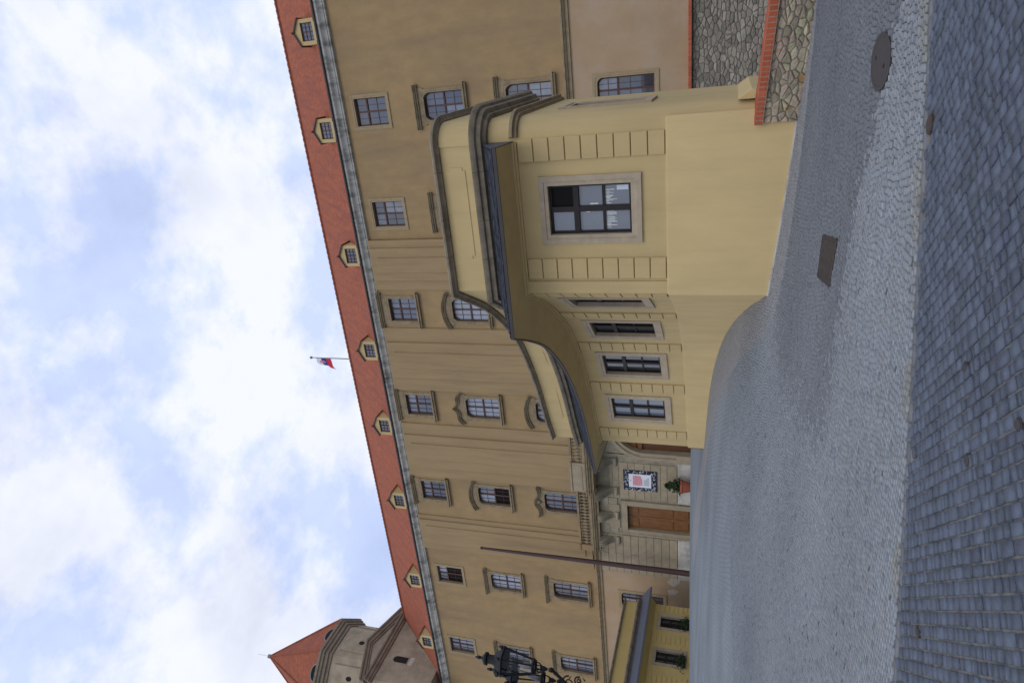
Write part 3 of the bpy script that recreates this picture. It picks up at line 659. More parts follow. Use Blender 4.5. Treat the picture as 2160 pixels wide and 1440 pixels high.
for s in (-1, 1): DE.prism_xz([(s * (hw_ + .10), dh - gh * .10 / hw_ + .02), (s * (hw_ + .10), dh - gh * .10 / hw_ - .04), (0, dh + gh - .03), (0, dh + gh + .05)], fy - .10, fy - .05)
DEm = DE.mesh('verge', 'gutter_metal')
DS = MB(); DS.box(-.52, -.46, .08, .14, .14, .98); DS.box(.46, .52, .08, .14, .14, .98); DS.box(-.52, .52, .08, .14, .14, .2); DS.box(-.52, .52, .08, .14, .92, .98); DS.box(-.03, .03, .07, .14, .16, .96)
for z in (.42, .68): DS.box(-.5, .5, .09, .13, z - .018, z + .018)
for x in (-.25, .25): DS.box(x - .015, x + .015, .09, .13, .16, .96)
DSm = DS.mesh('sash', 'wood'); DPm = MB().box(-.23, .23, 0, .012, 0, .8).mesh('pane', 'glass')
for x in (2.62, -2.86, -10.7, -17.45, -23.4, -29.9, -37.6, -44.2):
    o = link('dormer', DBm, palace, (x * .989, D - .40, 22.66)); o.scale = (.93, 1, .92); link('dormer_roof', DRm, o); link('verge', DEm, o); link('sash', DSm, o)
    for s in (-1, 1): p = link('pane', DPm, o); p.location = (s * .25, .12, .16)
# plaster repairs
def blob(cx, cz, rx, rz_, y, name='plaster_patch'):
    n = 18; ph = random.uniform(0, 6); pts = []
    for k in range(n):
        a = 2 * math.pi * k / n; rr_ = 1 + .22 * math.sin(2 * a + ph) + .12 * math.sin(5 * a + ph * 2); pts.append((cx + rx * rr_ * math.cos(a), cz + rz_ * rr_ * math.sin(a)))
    return MB().prism_xz(pts, y - .006, y + .01).build(name, 'plaster_patch', palace)
blob(-19.75, 21.4, .32, .5, AV - .07); blob(-34.3, 3.1, .35, .45, D - .003); blob(-35.25, 3.2, .3, .3, D - .003)
# ---- stone ground floor of the projecting centre: ashlar courses, two doors, portal arch
gy = AV - .05
pw = wall_sheet('portal_wall', XA, XB, 1.0, 8.3, [(-30.25, -27.85, 1.0, 6.25), (-24.3, -18.5, 1.0, 7.3)], gy, 'portal_stone_grey', palace)
def blocks(x0, x1, z0, z1, hs, nsplit, m):
    z = z0; k = 0
    while z < z1 - .15:
        h = hs[k % len(hs)]; zt = min(z + h, z1); n = nsplit[k % len(nsplit)]
        cuts = [x0 + (x1 - x0) * i / n for i in range(n + 1)]
        for a, b in zip(cuts[:-1], cuts[1:]):
            o = link('ashlar_block', MB().bbox(a + .008, b - .008, -.055, .01, 0, zt - z - .02, .012).mesh('ashlar_block', m), palace, (0, gy, z)); o.location.x = -palace.location.x
        z = zt; k += 1
blocks(-27.55, -24.75, 2.85, 7.2, (.62, .42), (1, 2), 'portal_stone')
blocks(-33.85, -30.6, 2.85, 8.0, (.52,), (1, 2), 'portal_stone')
blocks(-30.5, -27.6, 6.75, 8.0, (.6,), (1,), 'portal_stone_grey')
MB().bbox(-33.87, -30.5, gy - .12, gy, .8, 2.8, .04).build('plinth', 'white_stone', palace); MB().bbox(-27.6, -24.4, gy - .12, gy, .8, 2.8, .04).build('plinth', 'white_stone', palace)
# left door
ld = MB(); ld.box(-30.35, -30.02, gy - .12, gy + .3, 1, 6.1); ld.box(-28.08, -27.75, gy - .12, gy + .3, 1, 6.1); ld.box(-30.35, -27.75, gy - .14, gy + .3, 6.1, 6.45)
ld.box(-30.41, -30.30, gy - .16, gy - .002, 1, 6.5); ld.box(-27.8, -27.69, gy - .16, gy - .002, 1, 6.5)
ld.box(-30.0, -28.1, gy - .08, gy + .02, 6.62, 7.35)
sur = ld.build('door_surround', 'portal_stone', palace)
door = MB().box(-30.03, -28.07, gy + .24, gy + .3, 1.2, 6.1).build('door', 'door_wood_dark', palace)
for s, x in ((0, -29.54), (1, -28.56)):
    lf = link('leaf', MB().box(-.475, .475, 0, .05, 0, 4.15).mesh('leaf', 'door_wood'), door); lf.location = (x, gy + .185, 1.9)
    pb = MB()
    for z0, z1 in ((.2, 1.05), (1.2, 3.3), (3.45, 3.95)):
        pb.bbox(-.35, .35, -.045, 0, z0, z1, .05)
    me = pb.mesh('panel', 'door_wood'); pn = link('panel', me, door); pn.location = (x, gy + .19, 1.9)
# central portal arch with a wooden door, mostly hidden by the wing
ax, ar = -21.4, 2.45
arc = [(ax + ar * math.cos(a), 4.85 + ar * .86 * math.sin(a)) for a in np.linspace(0, math.pi, 25)]
def arch_ring(r0, r1, y0, y1):
    b = MB(); rows = []
    for rr_ in (r0, r1):
        P = [(ax + rr_, 1.0)] + [(ax + rr_ * math.cos(a), 4.85 + rr_ * .86 * math.sin(a)) for a in np.linspace(0, math.pi, 25)] + [(ax - rr_, 1.0)]
        rows.append(P)
    o, i = rows; b.quad_strip([[(x, y1, z) for x, z in o], [(x, y0, z) for x, z in o], [(x, y0, z) for x, z in i], [(x, y1 + .4, z) for x, z in i]]); return b
ab_ = arch_ring(3.0, 2.75, gy - .2, gy); ab2 = arch_ring(2.78, 2.5, gy - .12, gy); ab_.f += [tuple(i + len(ab_.v) for i in q) for q in ab2.f]; ab_.v += ab2.v
ab_.box(-24.42, -23.85, gy - .26, gy + .3, 1.0, 2.85)
pa = ab_.build('portal_arch', 'portal_stone', palace)
sp = MB()   # spandrels closing the square hole around the arch
P = [(ax + 2.76 * math.cos(a), 4.85 + 2.76 * .86 * math.sin(a)) for a in np.linspace(0, math.pi, 25)]
top = [(x, 7.3) for x, z in P]; sp.quad_strip([[(x, gy - .004, z) for x, z in P], [(x, gy - .004, z) for x, z in top]]); sp.box(-24.31, -24.1, gy - .004, gy + .02, 1, 7.3); sp.box(-18.7, -18.49, gy - .004, gy + .02, 1, 7.3)
sp.build('spandrel', 'portal_stone_grey', palace)
dd = MB().box(-24.0, -18.8, gy + .36, gy + .42, 1.2, 7.2).build('portal_door', 'door_wood_dark', palace)
pd = MB(); pd.box(-23.9, -18.9, gy + .25, gy + .36, 5.05, 5.3)
for k in range(5): pd.bbox(-23.8 + k, -22.92 + k, gy + .29, gy + .36, 5.4, 6.9, .06)
link('fanlight_panel', pd.mesh('fanlight_panel', 'door_wood'), dd)
# balcony: slab, consoles, balustrade
bal = MB()
def slab(x0, x1, yf, z0):
    bal.box(x0, x1, yf, gy, z0, z0 + .12); bal.box(x0 + .06, x1 - .06, yf + .1, gy, z0 - .12, z0); bal.box(x0 + .12, x1 - .12, yf + .22, gy, z0 - .3, z0 - .12); bal.box(x0 - .04, x1 + .04, yf - .05, gy, z0 + .12, z0 + .2)
slab(-26.6, -16.2, 35.85, 8.32); slab(-32.0, -26.62, 36.72, 8.28)
balcony = bal.build('balcony', 'trim', palace)
prof = [(.05, 0), (.09, .04), (.05, .1), (.1, .22), (.11, .3), (.05, .46), (.045, .5), (.09, .58), (.05, .64), (.05, .68)]
BLm = MB().lathe(prof, 0, 0, 10).mesh('baluster', 'trim')
def balustrade(x0, x1, yf, z, n):
    r = MB(); r.box(x0, x1, yf, yf + .24, z + .81, z + .95); r.box(x0, x1, yf + .02, yf + .22, z, z + .13); ro = link('rail', r.mesh('rail', 'trim'), balcony)
    for k in range(n):
        o = link('baluster', BLm, balcony); o.location = (x0 + (x1 - x0) * (k + .5) / n, yf + .12, z + .13)
def pedestal(x0, x1, yf, z, m='portal_stone'):
    p = MB(); p.bbox(x0, x1, yf, yf + .3, z, z + .86, .02); p.bbox(x0 + .12, x1 - .12, yf - .03, yf + .02, z + .16, z + .7, .02) if x1 - x0 > .6 else None; p.box(x0 - .04, x1 + .04, yf - .05, yf + .34, z + .86, z + .97); link('pedestal', p.mesh('pedestal', m), balcony)
balustrade(-24.15, -18.6, 35.95, 8.53, 22); pedestal(-26.35, -24.2, 35.92, 8.53); pedestal(-18.55, -16.4, 35.92, 8.53)
balustrade(-31.35, -26.95, 36.8, 8.49, 17); pedestal(-31.85, -31.38, 36.76, 8.49, 'plaster')
for x, zc in ((-24.7, 8.0), (-26.95, 8.0), (-28.95, 8.0), (-31.0, 8.0)):
    c = MB(); outp = []
    for k in range(15):
        t = k / 14; outp.append((gy - (1.15 if x > -27 else .62) * (1 - t) ** 1.4 - .1 - .12 * math.sin(t * math.pi * 2), 8.0 - 1.25 * t))
    poly = outp + [(gy, 8.0 - 1.25), (gy, 8.0)]
    c.prism_yz(poly, x - .26, x + .26)
    for s in (-1, 0, 1): c.prism_yz([(y - .05, z) for y, z in outp] + [(y + .02, z) for y, z in outp[::-1]], x + s * .17 - .045, x + s * .17 + .045)
    c.tube([(x - .3, outp[-1][0] - .02, 6.78), (x + .3, outp[-1][0] - .02, 6.78)], .13, 10)
    c.build('console', 'portal_stone_grey', palace)

# ------------------------------------------------------------------ rubble retaining wall under the palace (right) and low wall
def clip(poly, nx, ny, d):
    o = []
    for i in range(len(poly)):
        p, q = poly[i], poly[(i + 1) % len(poly)]; a = nx * p[0] + ny * p[1] - d; b = nx * q[0] + ny * q[1] - d
        if a <= 0: o.append(p)
        if (a < 0) != (b < 0) and a != b: t = a / (a - b); o.append((p[0] + (q[0] - p[0]) * t, p[1] + (q[1] - p[1]) * t))
    return o
def cells(x0, x1, z0, z1, sx_, sz, seed, jit=.38):
    r = random.Random(seed); seeds = []; z = z0; row = 0
    while z < z1:
        x = x0 + (row % 2) * sx_ * .5
        while x < x1: seeds.append((x + r.uniform(-jit, jit) * sx_, z + sz / 2 + r.uniform(-jit, jit) * sz)); x += sx_ * r.uniform(.65, 1.5)
        z += sz; row += 1
    out_ = []; k = sx_ / sz
    for i, (a, b) in enumerate(seeds):
        poly = [(x0, z0), (x1, z0), (x1, z1), (x0, z1)]
        for j, (c, d) in enumerate(seeds):
            if i == j or abs(c - a) > 3 * sx_ or abs(d - b) > 3 * sz: continue
            # anisotropic bisector: stretch z by k
            nx, nz = c - a, (d - b) * k * k; mx_, mz_ = (a + c) / 2, (b + d) / 2
            poly = clip(poly, nx, nz, nx * mx_ + nz * mz_)
            if len(poly) < 3: break
        if len(poly) >= 3: out_.append(poly)
    return out_
def stone_mesh(poly, gap, proud, m, rr_, name='stone'):
    cx = sum(p[0] for p in poly) / len(poly); cz = sum(p[1] for p in poly) / len(poly)
    q = []
    for i in range(len(poly)):      # cut the corners
        a, b = poly[i], poly[(i + 1) % len(poly)]; q += [(a[0] * .85 + b[0] * .15, a[1] * .85 + b[1] * .15), (a[0] * .15 + b[0] * .85, a[1] * .15 + b[1] * .85)]
    ext = max(max(abs(x - cx) for x, z in q), .03); ez = max(max(abs(z - cz) for x, z in q), .03)
    def sh(g): return [((x - cx) * max(.3, 1 - g / ext), (z - cz) * max(.3, 1 - g / ez)) for x, z in q]
    b = MB(); n = len(q); A_, B_, C_ = sh(gap), sh(gap * 1.1), sh(gap * 1.1 + proud * .7)
    tlt = rr_.uniform(-.25, .25), rr_.uniform(-.25, .25)
    b.quad_strip([[(x, .01, z) for x, z in A_], [(x, -proud * .6, z) for x, z in B_], [(x, -proud + tlt[0] * x * .3 + tlt[1] * z * .3, z) for x, z in C_]], True)
    b.poly([(x, -proud + tlt[0] * x * .3 + tlt[1] * z * .3, z) for x, z in C_])
    return b.mesh(name, m), cx, cz
rub = thing('rubble_retaining_wall', 'tall grey rubble stone wall with brick capping below the palace wall', 'stone wall', (0, D, -1.6))
ry = D - .02
MB().box(-7.5, 14, ry, ry + .5, -4, 2.0).build('mortar_core', 'mortar_dark', rub)
rr_ = random.Random(3); cl = cells(-3.6, 3.4, -2.4, 1.98, .35, .19, 5, .5)
cl.sort(key=lambda p: -(min(q[1] for q in p)) + abs(sum(q[0] for q in p) / len(p) - 0))
rest = MB()
for i, p in enumerate(cl):
    me, cx, cz = stone_mesh(p, .012, rr_.uniform(.03, .085), 'rubble_grey', rr_)
    if i < 300: link('stone', me, rub, (cx, ry, cz))
    else:
        k = len(rest.v); rest.v += [(v.co.x + cx, v.co.y + ry, v.co.z + cz) for v in me.vertices]; rest.f += [tuple(k + j for j in f.vertices) for f in me.polygons]
for p in cells(3.4, 12, -2.4, 1.98, .34, .2, 9):
    me, cx, cz = stone_mesh(p, .012, .06, 'rubble_grey', rr_); k = len(rest.v); rest.v += [(v.co.x + cx, v.co.y + ry, v.co.z + cz) for v in me.vertices]; rest.f += [tuple(k + j for j in f.vertices) for f in me.polygons]
rest.build('stones', 'rubble_grey', rub)['kind'] = 'stuff'
BRm = MB().bbox(-.052, .052, -.3, 0, 0, .16, .008).mesh('brick', 'brick'); x = -3.6
MB().box(-7.5, 14, ry - .29, ry + .02, 2.0, 2.148).build('mortar_bed', 'mortar_brick', rub)
while x < 4.2: link('brick', BRm, rub, (x, ry + .0, 2.0)); x += .118
# low front wall
lw = thing('low_stone_wall', 'low rubble garden wall topped with a row of red bricks beside the guardhouse', 'stone wall', (-1.66, 14.86, -1.2))
LA = math.atan2(-.95, 2.15); Ll = 7.0; dzl = -.068      # drop per metre
lwf = MB(); 
lwf.prism_xz([(0, -1.2), (Ll, -1.2), (Ll, .63 + dzl * Ll), (0, .63)], .03, .42)
o = lwf.build('mortar_core', 'mortar', lw, (-1.66, 14.86, -1.2), LA)
rr_ = random.Random(11)
for p in cells(0, 4.0, -.14, .64, .185, .105, 21, .5):
    p = [(x, z + dzl * x) for x, z in p]
    me, cx, cz = stone_mesh(p, .009, rr_.uniform(.02, .05), 'rubble', rr_)
    ca, sa = math.cos(LA), math.sin(LA); link('stone', me, lw, (-1.66 + cx * ca - .03 * sa * 0, 14.86 + cx * sa + .03, -1.2 + cz), LA)
BR2 = MB(); BR2.bbox(-.0435, .0435, -.07, .47, 0, .15, .012); BR2m = BR2.mesh('brick', 'brick'); s_ = .05
# brick with a rounded nose: angle of the coping follows the slope
while s_ < 5.2:
    ca, sa = math.cos(LA), math.sin(LA); o = link('brick', BR2m, lw, (-1.66 + s_ * ca, 14.86 + s_ * sa, -1.2 + .645 + dzl * s_ + random.uniform(-.004, .004)), LA); s_ += .1
mb_ = MB().prism_xz([(0, .63), (5.2, .63 + dzl * 5.2), (5.2, .79 + dzl * 5.2), (0, .79)], -.064, .45).build('mortar_bed', 'mortar_brick', lw, (-1.66, 14.86, -1.2), LA)

# ------------------------------------------------------------------ guardhouse with a concave wing
gh_ = thing('guardhouse', 'cream baroque guardhouse with curving wing and slate pent roof', 'building', (-5, 17, -.9))
ZP, ZS, ZE = 1.33, 4.66, 4.83
arc_c, arc_r = (-1.72, 15.52), .52
CORN = [(arc_c[0] + arc_r * math.cos(a), arc_c[1] + arc_r * math.sin(a)) for a in np.linspace(0, -math.pi / 2, 9)]
PATH = [(-1.2, 19.9), (-1.2, 17.6)] + CORN + [(-3.4, 15.0)] + [(-5.25, 15.0)] + [tuple(p) for p in WING[1:]] + [(-13.9, 24.8)]
PATH = np.array(PATH); iC = 2 + len(CORN); iL = iC + 1      # index of the front-left corner
def normals(P):
    P = np.asarray(P); T_ = np.diff(P, axis=0); T_ /= np.linalg.norm(T_, axis=1)[:, None]; Nn = np.c_[-T_[:, 1], T_[:, 0]]   # left of travel = outside
    o = np.zeros_like(P)
    for i in range(len(P)):
        a = Nn[max(i - 1, 0)]; b = Nn[min(i, len(Nn) - 1)]; m_ = a + b; m_ /= np.linalg.norm(m_); o[i] = m_ / max(.5, m_ @ a)
    return o
NRM = normals(PATH)
def sweep(prof, i0=0, i1=None, P=PATH, Nn=NRM, close=False, caps=True):
    i1 = len(P) if i1 is None else i1; b = MB(); rows = [[(P[i][0] + Nn[i][0] * o, P[i][1] + Nn[i][1] * o, z) for o, z in prof] for i in range(i0, i1)]
    b.quad_strip(rows, close)
    if caps and close: b.poly(rows[0]); b.poly(rows[-1][::-1])
    return b
# window positions on the wing (arc length along WING)
wl = np.r_[0, np.cumsum(np.linalg.norm(np.diff(WING, axis=0), axis=1))]
def on_wing(s):
    p = np.array([np.interp(s, wl, WING[:, 0]), np.interp(s, wl, WING[:, 1])]); q = np.array([np.interp(s + .05, wl, WING[:, 0]), np.interp(s + .05, wl, WING[:, 1])]); r_ = np.array([np.interp(s - .05, wl, WING[:, 0]), np.interp(s - .05, wl, WING[:, 1])])
    d = (q - r_) / np.linalg.norm(q - r_); return p, d
wing_w = [(1.7, .82), (4.67, .82), (7.2, .82), (9.85, .82)]      # centre, half width of the outer frame
HWF = .80
# upper wall: split along the path, leaving window openings
def refine(P, cuts):
    return P
def wall_strip(P, Nn, z0, z1, name, m, openings=()):
    """P is a polyline; openings = [(s0,s1,za,zb)] in arc length"""
    P = np.asarray(P); s = np.r_[0, np.cumsum(np.linalg.norm(np.diff(P, axis=0), axis=1))]
    ss = sorted({*s.tolist(), *[v for o in openings for v in o[:2]]}); zs = sorted({z0, z1, *[v for o in openings for v in o[2:]]})
    b = MB(); pt = [(np.interp(t, s, P[:, 0]), np.interp(t, s, P[:, 1])) for t in ss]
    for k in zs: b.v += [(x, y, k) for x, y in pt]
    n = len(ss)
    for j in range(len(zs) - 1):
        for i in range(n - 1):
            cs, cz = (ss[i] + ss[i + 1]) / 2, (zs[j] + zs[j + 1]) / 2
            if any(o[0] < cs < o[1] and o[2] < cz < o[3] for o in openings): continue
            b.f.append((j * n + i, j * n + i + 1, (j + 1) * n + i + 1, (j + 1) * n + i))
    return b.build(name, m, gh_)
front = PATH[iC - 1:iL + 1]
FW = (-3.285, 15.0, 2.09, 1.13, 1.88)    # front window: x, y, sill, width, height
f0 = front[0][0]
wall_strip(front, None, ZP - .02, ZS + .02, 'wall', 'cream', [(f0 - (FW[0] + .76), f0 - (FW[0] - .76), 1.87, 4.15)])
wall_strip(WING, None, ZP - .02, ZS + .02, 'wing_wall', 'cream', [(c - HWF + .02, c + HWF - .02, 1.84, 4.14) for c, h in wing_w])
side = PATH[:iC]
ss_ = np.r_[0, np.cumsum(np.linalg.norm(np.diff(side, axis=0), axis=1))]
wall_strip(side, None, -3, 6.5, 'side_wall', 'cream', [(2.1, 3.5, 1.75, 3.95)])
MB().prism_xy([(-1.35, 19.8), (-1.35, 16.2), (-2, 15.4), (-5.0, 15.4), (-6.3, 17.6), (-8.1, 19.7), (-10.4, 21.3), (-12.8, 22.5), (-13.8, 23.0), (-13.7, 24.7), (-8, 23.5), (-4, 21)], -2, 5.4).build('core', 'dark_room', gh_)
# plinth, front and wing, slightly proud
PB = MB()
pf = sweep([(.0, -2.4), (.075, -2.4), (.075, ZP - .05), (.045, ZP), (.0, ZP)], iC - 4, iL + 1); pf.build('plinth', 'cream', gh_)
pwv = sweep([(.0, -2.4), (.06, -2.4), (.06, ZP - .05), (.035, ZP), (.0, ZP)], iL + 1, len(PATH)); 
WN = normals(WING)
b = sweep([(.0, -2.4), (.055, -2.4), (.055, ZP - .05), (.03, ZP), (.0, ZP)], 0, None, WING, WN); k = len(b.v); b2 = sweep([(.0, -2.4), (.055, -2.4), (.055, ZP)], len(PATH) - 2, None); b.f += [tuple(i + k for i in q) for q in b2.f]; b.v += b2.v
b.build('wing_plinth', 'cream', gh_)
MB().prism_yz([(15.6, -2.2), (15.6, -.42), (19.9, -.42), (19.9, -2.2)], -1.21, -.85).build('side_plinth', 'cream', gh_) if False else None
sp_ = MB(); sp_.quad_strip([[(-1.2, 15.2, -.1), (-1.2, 19.9, -.1)], [(-1.02, 15.2, -.36), (-1.02, 19.9, -.36)], [(-1.02, 15.2, -2.4), (-1.02, 19.9, -2.4)]]); sp_.poly([(-1.2, 15.2, -.1), (-1.02, 15.2, -.36), (-1.02, 15.2, -2.4), (-1.2, 15.2, -2.4)]); sp_.build('side_plinth', 'cream', gh_)
fs_ = MB(); fr0 = [(-1.66 + (-5.3 + 1.66) * k / 12, 14.92 - .005 * (k == 12)) for k in range(13)]
fs_.quad_strip([[(x, y, float(gz(x, y - .03)) - .1) for x, y in fr0], [(x, y, float(gz(x, y - .03)) + .03) for x, y in fr0], [(x, y - .05, float(gz(x, y - .05)) + .022) for x, y in fr0], [(x, y - .05, float(gz(x, y - .05)) - .1) for x, y in fr0]]); fs_.build('footing_strip', 'white_stone', gh_)
# corner strips
MB().box(-1.66, -1.40, 14.965, 15.1, ZP, ZS).build('corner_strip', 'cream', gh_) if False else None
cs_ = MB(); cs_.box(-5.27, -4.98, 14.955, 15.02, ZP, ZS - .02); cs_.build('corner_strip', 'cream', gh_)
# banded pilasters: nine blocks each
def band(parent, place, rz, wd, zb=ZP + .02, zt=ZS - .06, n=9):
    h = (zt - zb) / n; me = MESH.setdefault(('band', wd), MB().bbox(-wd / 2, wd / 2, -.05, .03, .0, h - .022, .01).mesh('pilaster_block', 'cream'))
    for k in range(n): link('pilaster_block', me, parent, (place[0], place[1], zb + k * h), rz)
band(gh_, (-1.91, 15.0), 0, .5); band(gh_, (-4.66, 15.0), 0, .49)
for s in (.32, 3.27, 5.98, 8.56, 11.38):
    p, d = on_wing(s); band(gh_, p, math.atan2(-d[1], -d[0]), .5)
# windows
fw = window(gh_, FW[0], FW[1], FW[2], FW[3], FW[4], 0, sm='frame_stone', fm='wood_black', gm='glass_front', bs=.215, bt=.205, bb=.23, proud=.05, depth=.2, tr=.67, nv=1, nu=1, nl=2, fr=.055, mul=.125, bar=.07, py=.1, dark=(3,), label='front window with its upper right pane open to a black room')
# white lettering and a paper notice on the lower panes
lt = MB(); r5 = random.Random(4)
zl = .0
for xa, xb, n_ in ((-.46, -.08, 15), (.09, .40, 14)):
    x = xa
    while x < xb:
        hgt = r5.uniform(.08, .27); lt.box(x, x + r5.uniform(.008, .018), .137, .141, .60 - hgt, .60); x += .026 + (.015 if r5.random() < .2 else 0)
lt.box(.085, .115, .137, .141, .76, .95); lt.box(-.07 - .02, -.07, .137, .141, .95, 1.05)
link('lettering', lt.mesh('lettering', 'lettering'), fw); link('notice', MB().box(.39, .495, .137, .141, .075, .33).mesh('notice', 'paper'), fw)
for i, (c, hw2) in enumerate(wing_w):
    p, d = on_wing(c); rz = math.atan2(-d[1], -d[0])
    window(gh_, p[0], p[1], 2.06, 1.18, 1.88, 0, sm='frame_stone', fm='wood_black', gm='glass_wing' if i != 3 else 'glass_front', bs=.21, bt=.2, bb=.22, proud=.05, depth=.2, tr=.64, nv=1, nu=1, nl=2, fr=.06, mul=.11, bar=.06, py=.09, rz=rz)
window(gh_, -1.2, 17.1, 1.98, .98, 1.75, 0, sm='frame_stone', fm='wood_black', gm='glass_front', bs=.21, bt=.2, bb=.22, proud=.05, depth=.2, tr=.64, nv=1, nu=1, nl=2, fr=.05, mul=.1, bar=.06, py=.1, rz=math.pi / 2)
# cove base moulding (front + wing + side)
sweep([(0, ZS - .06), (.05, ZS - .05), (.05, ZS - .01), (.10, ZS + .0), (.10, ZS + .05), (0, ZS + .06)], iC - 1, None, close=True).build('string_mould', 'cream', gh_)
sweep([(0, ZS - .1), (.08, ZS - .08), (.08, ZS - .02), (.16, ZS), (.16, ZS + .07), (0, ZS + .12)], 0, iC - 1, close=True).build('side_string', 'trim', gh_)
# eave line
EAVE_C = catmull([(-6.08, 14.03), (-6.7, 15.35), (-7.55, 16.85), (-8.9, 18.45), (-10.35, 19.72), (-11.85, 20.72), (-13.35, 21.45), (-15.37, 22.26)])
nW = len(WING); ew = resample(EAVE_C, nW)
n_front = 6
Wp = [(-1.70 + (-5.25 + 1.70) * k / n_front, 15.0) for k in range(n_front)] + [tuple(p) for p in WING] + [(-13.9, 24.8)]
Ep = [(-1.70 + (-6.08 + 1.70) * k / n_front, 14.1 + (14.03 - 14.1) * k / n_front) for k in range(n_front)] + [tuple(p) for p in ew] + [(-15.5, 25.2)]
Wp, Ep = np.array(Wp), np.array(Ep)
# attic base line: slightly outside the wall line
sof = MB(); rows = []
for t, z in ((0, ZS + .04), (.10, ZS + .045), (.16, ZS + .07), (.3, ZS + .085), (.5, ZS + .11), (.75, ZS + .13), (.97, ZE - .02), (1.0, ZE - .02)):
    rows.append([(a[0] + (e[0] - a[0]) * t, a[1] + (e[1] - a[1]) * t, z) for a, e in zip(Wp, Ep)])
sof.quad_strip(rows); sof.build('soffit', 'cream', gh_)
rows = [[(e[0], e[1], ZE - .025) for e in Ep]]
def outset(k, d=.04):
    v = Ep[k] - Wp[k]; return Ep[k] + v / np.linalg.norm(v) * d
Eo = np.array([outset(k) for k in range(len(Ep))])
fas = MB(); fas.quad_strip([[(e[0], e[1], ZE - .03) for e in Ep], [(e[0], e[1], ZE - .03) for e in Eo], [(e[0], e[1], ZE + .05) for e in Eo], [(e[0], e[1], ZE + .05) for e in Ep]]); fas.build('fascia', 'gutter_metal', gh_)
# slates: overlapping courses
ZT = 5.36; ncourse = 9; sl_ = MB(); Ain = Wp + (Ep - Wp) * .06
def lerp_row(t, dz=0): return [Eo[k] * (1 - t) + Ain[k] * t for k in range(len(Eo))], ZE + .05 + (ZT - ZE - .05) * t + dz + .006
slm = MB(); slc = []
for c in range(ncourse):
    t0, t1 = c / ncourse, min(1, (c + 1.3) / ncourse); A0, z0 = lerp_row(t0, .022); A1, z1 = lerp_row(t1, 0)
    P0, P1 = resample(np.array(A0), 400), resample(np.array(A1), 400)
    # slate by slate along the course (only the corners of the curve bend, so straight cells do)
    s0 = np.r_[0, np.cumsum(np.linalg.norm(np.diff(P0, axis=0), axis=1))]; u = (c % 2) * .06
    while u < s0[-1] - .13:
        a, b_ = (u + .004) / s0[-1], (u + .124) / s0[-1]; u += .128
        def at(Pq, f): return np.array([np.interp(f * 399, np.arange(400), Pq[:, 0]), np.interp(f * 399, np.arange(400), Pq[:, 1])])
        dz = random.uniform(-.004, .006); q0, q1, q2, q3 = at(P0, a), at(P0, b_), at(P1, b_), at(P1, a); k = len(slm.v)
        slm.v += [(*q0, z0 + dz), (*q1, z0 + dz + random.uniform(-.003, .003)), (*q2, z1), (*q3, z1), (*q0, z0 + dz - .012), (*q1, z0 + dz - .012)]; slm.f += [(k, k + 1, k + 2, k + 3), (k + 4, k + 5, k + 1, k)]; slc += [np.array((.06, .066, .082)) * random.uniform(.5, 1.5)] * 6
sr = MB(); sr.quad_strip([[(*e, ZE + .05) for e in Eo], [(*e, ZT - .005) for e in Ain]]); prf = sr.build('pent_roof', 'lead', gh_)
so_ = link('slates', fast_mesh('slates', np.array([tuple(map(float, p)) for p in slm.v]), np.array(slm.f), 'slate_attr', np.array(slc)), prf); so_['kind'] = 'stuff'
ec = MB(); ec.prism_yz([(15.02, ZS + .03), (Ep[0][1], ZE - .025), (Eo[0][1] - .01, ZE + .06), (14.9, ZT + .03), (15.02, ZT + .03)], -1.71, -1.69); ec.build('roof_end', 'lead', gh_)
# attic: wall, stone cornice, coping
AP = PATH[:-1]; AN = normals(AP)
attic = sweep([(-.03, 5.2), (-.03, 6.62)], 0, None, AP, AN); attic.build('attic_wall', 'cream', gh_)
at2 = MB(); at2.prism_xy([tuple(AP[i] - AN[i] * .05) for i in range(len(AP))] + [(-13.2, 23.6), (-10.5, 22.2), (-8, 20.6), (-4, 19.9)], 5.3, 6.55); at2.build('attic_core', 'cream', gh_)
def stones(prof, name, m, P, Nn, step):
    P = np.asarray(P); s = np.r_[0, np.cumsum(np.linalg.norm(np.diff(P, axis=0), axis=1))]; brk = {0, len(P) - 1}; last = 0
    for i in range(1, len(P) - 1):
        if s[i] - s[last] > step: brk.add(i); last = i
    brk = sorted(brk)
    for a, b_ in zip(brk[:-1], brk[1:]):
        if b_ - a < 1: continue
        Q_ = P[a:b_ + 1].copy(); Nq = Nn[a:b_ + 1]
        t0 = (Q_[1] - Q_[0]); t1 = (Q_[-1] - Q_[-2]); Q_[0] = Q_[0] + t0 / np.linalg.norm(t0) * .004; Q_[-1] = Q_[-1] - t1 / np.linalg.norm(t1) * .004
        bb = MB(); rows = [[(p[0] + q[0] * o, p[1] + q[1] * o, z) for o, z in prof] for p, q in zip(Q_, Nq)]; bb.quad_strip(rows, True); bb.poly(rows[0]); bb.poly(rows[-1][::-1]); bb.build(name, m, gh_)
dense = []
for i in range(len(AP) - 1):
    nn = max(1, int(np.linalg.norm(AP[i + 1] - AP[i]) / .45)); dense += [AP[i] + (AP[i + 1] - AP[i]) * k / nn for k in range(nn)]
dense.append(AP[-1]); dense = np.array(dense); DN = normals(dense)
stones([(-.02, 5.28), (.10, 5.29), (.12, 5.36), (.22, 5.38), (.24, 5.45), (.24, 5.48), (.30, 5.50), (.34, 5.57), (.34, 5.62), (.28, 5.64), (-.02, 5.76)], 'cornice_stone', 'coping', dense, DN, .8)
stones([(-.1, 6.50), (.03, 6.50), (.05, 6.53), (.09, 6.55), (.15, 6.58), (.15, 6.63), (.05, 6.69), (-.35, 6.72), (-.35, 6.5)], 'coping_stone', 'coping', dense, DN, .7)
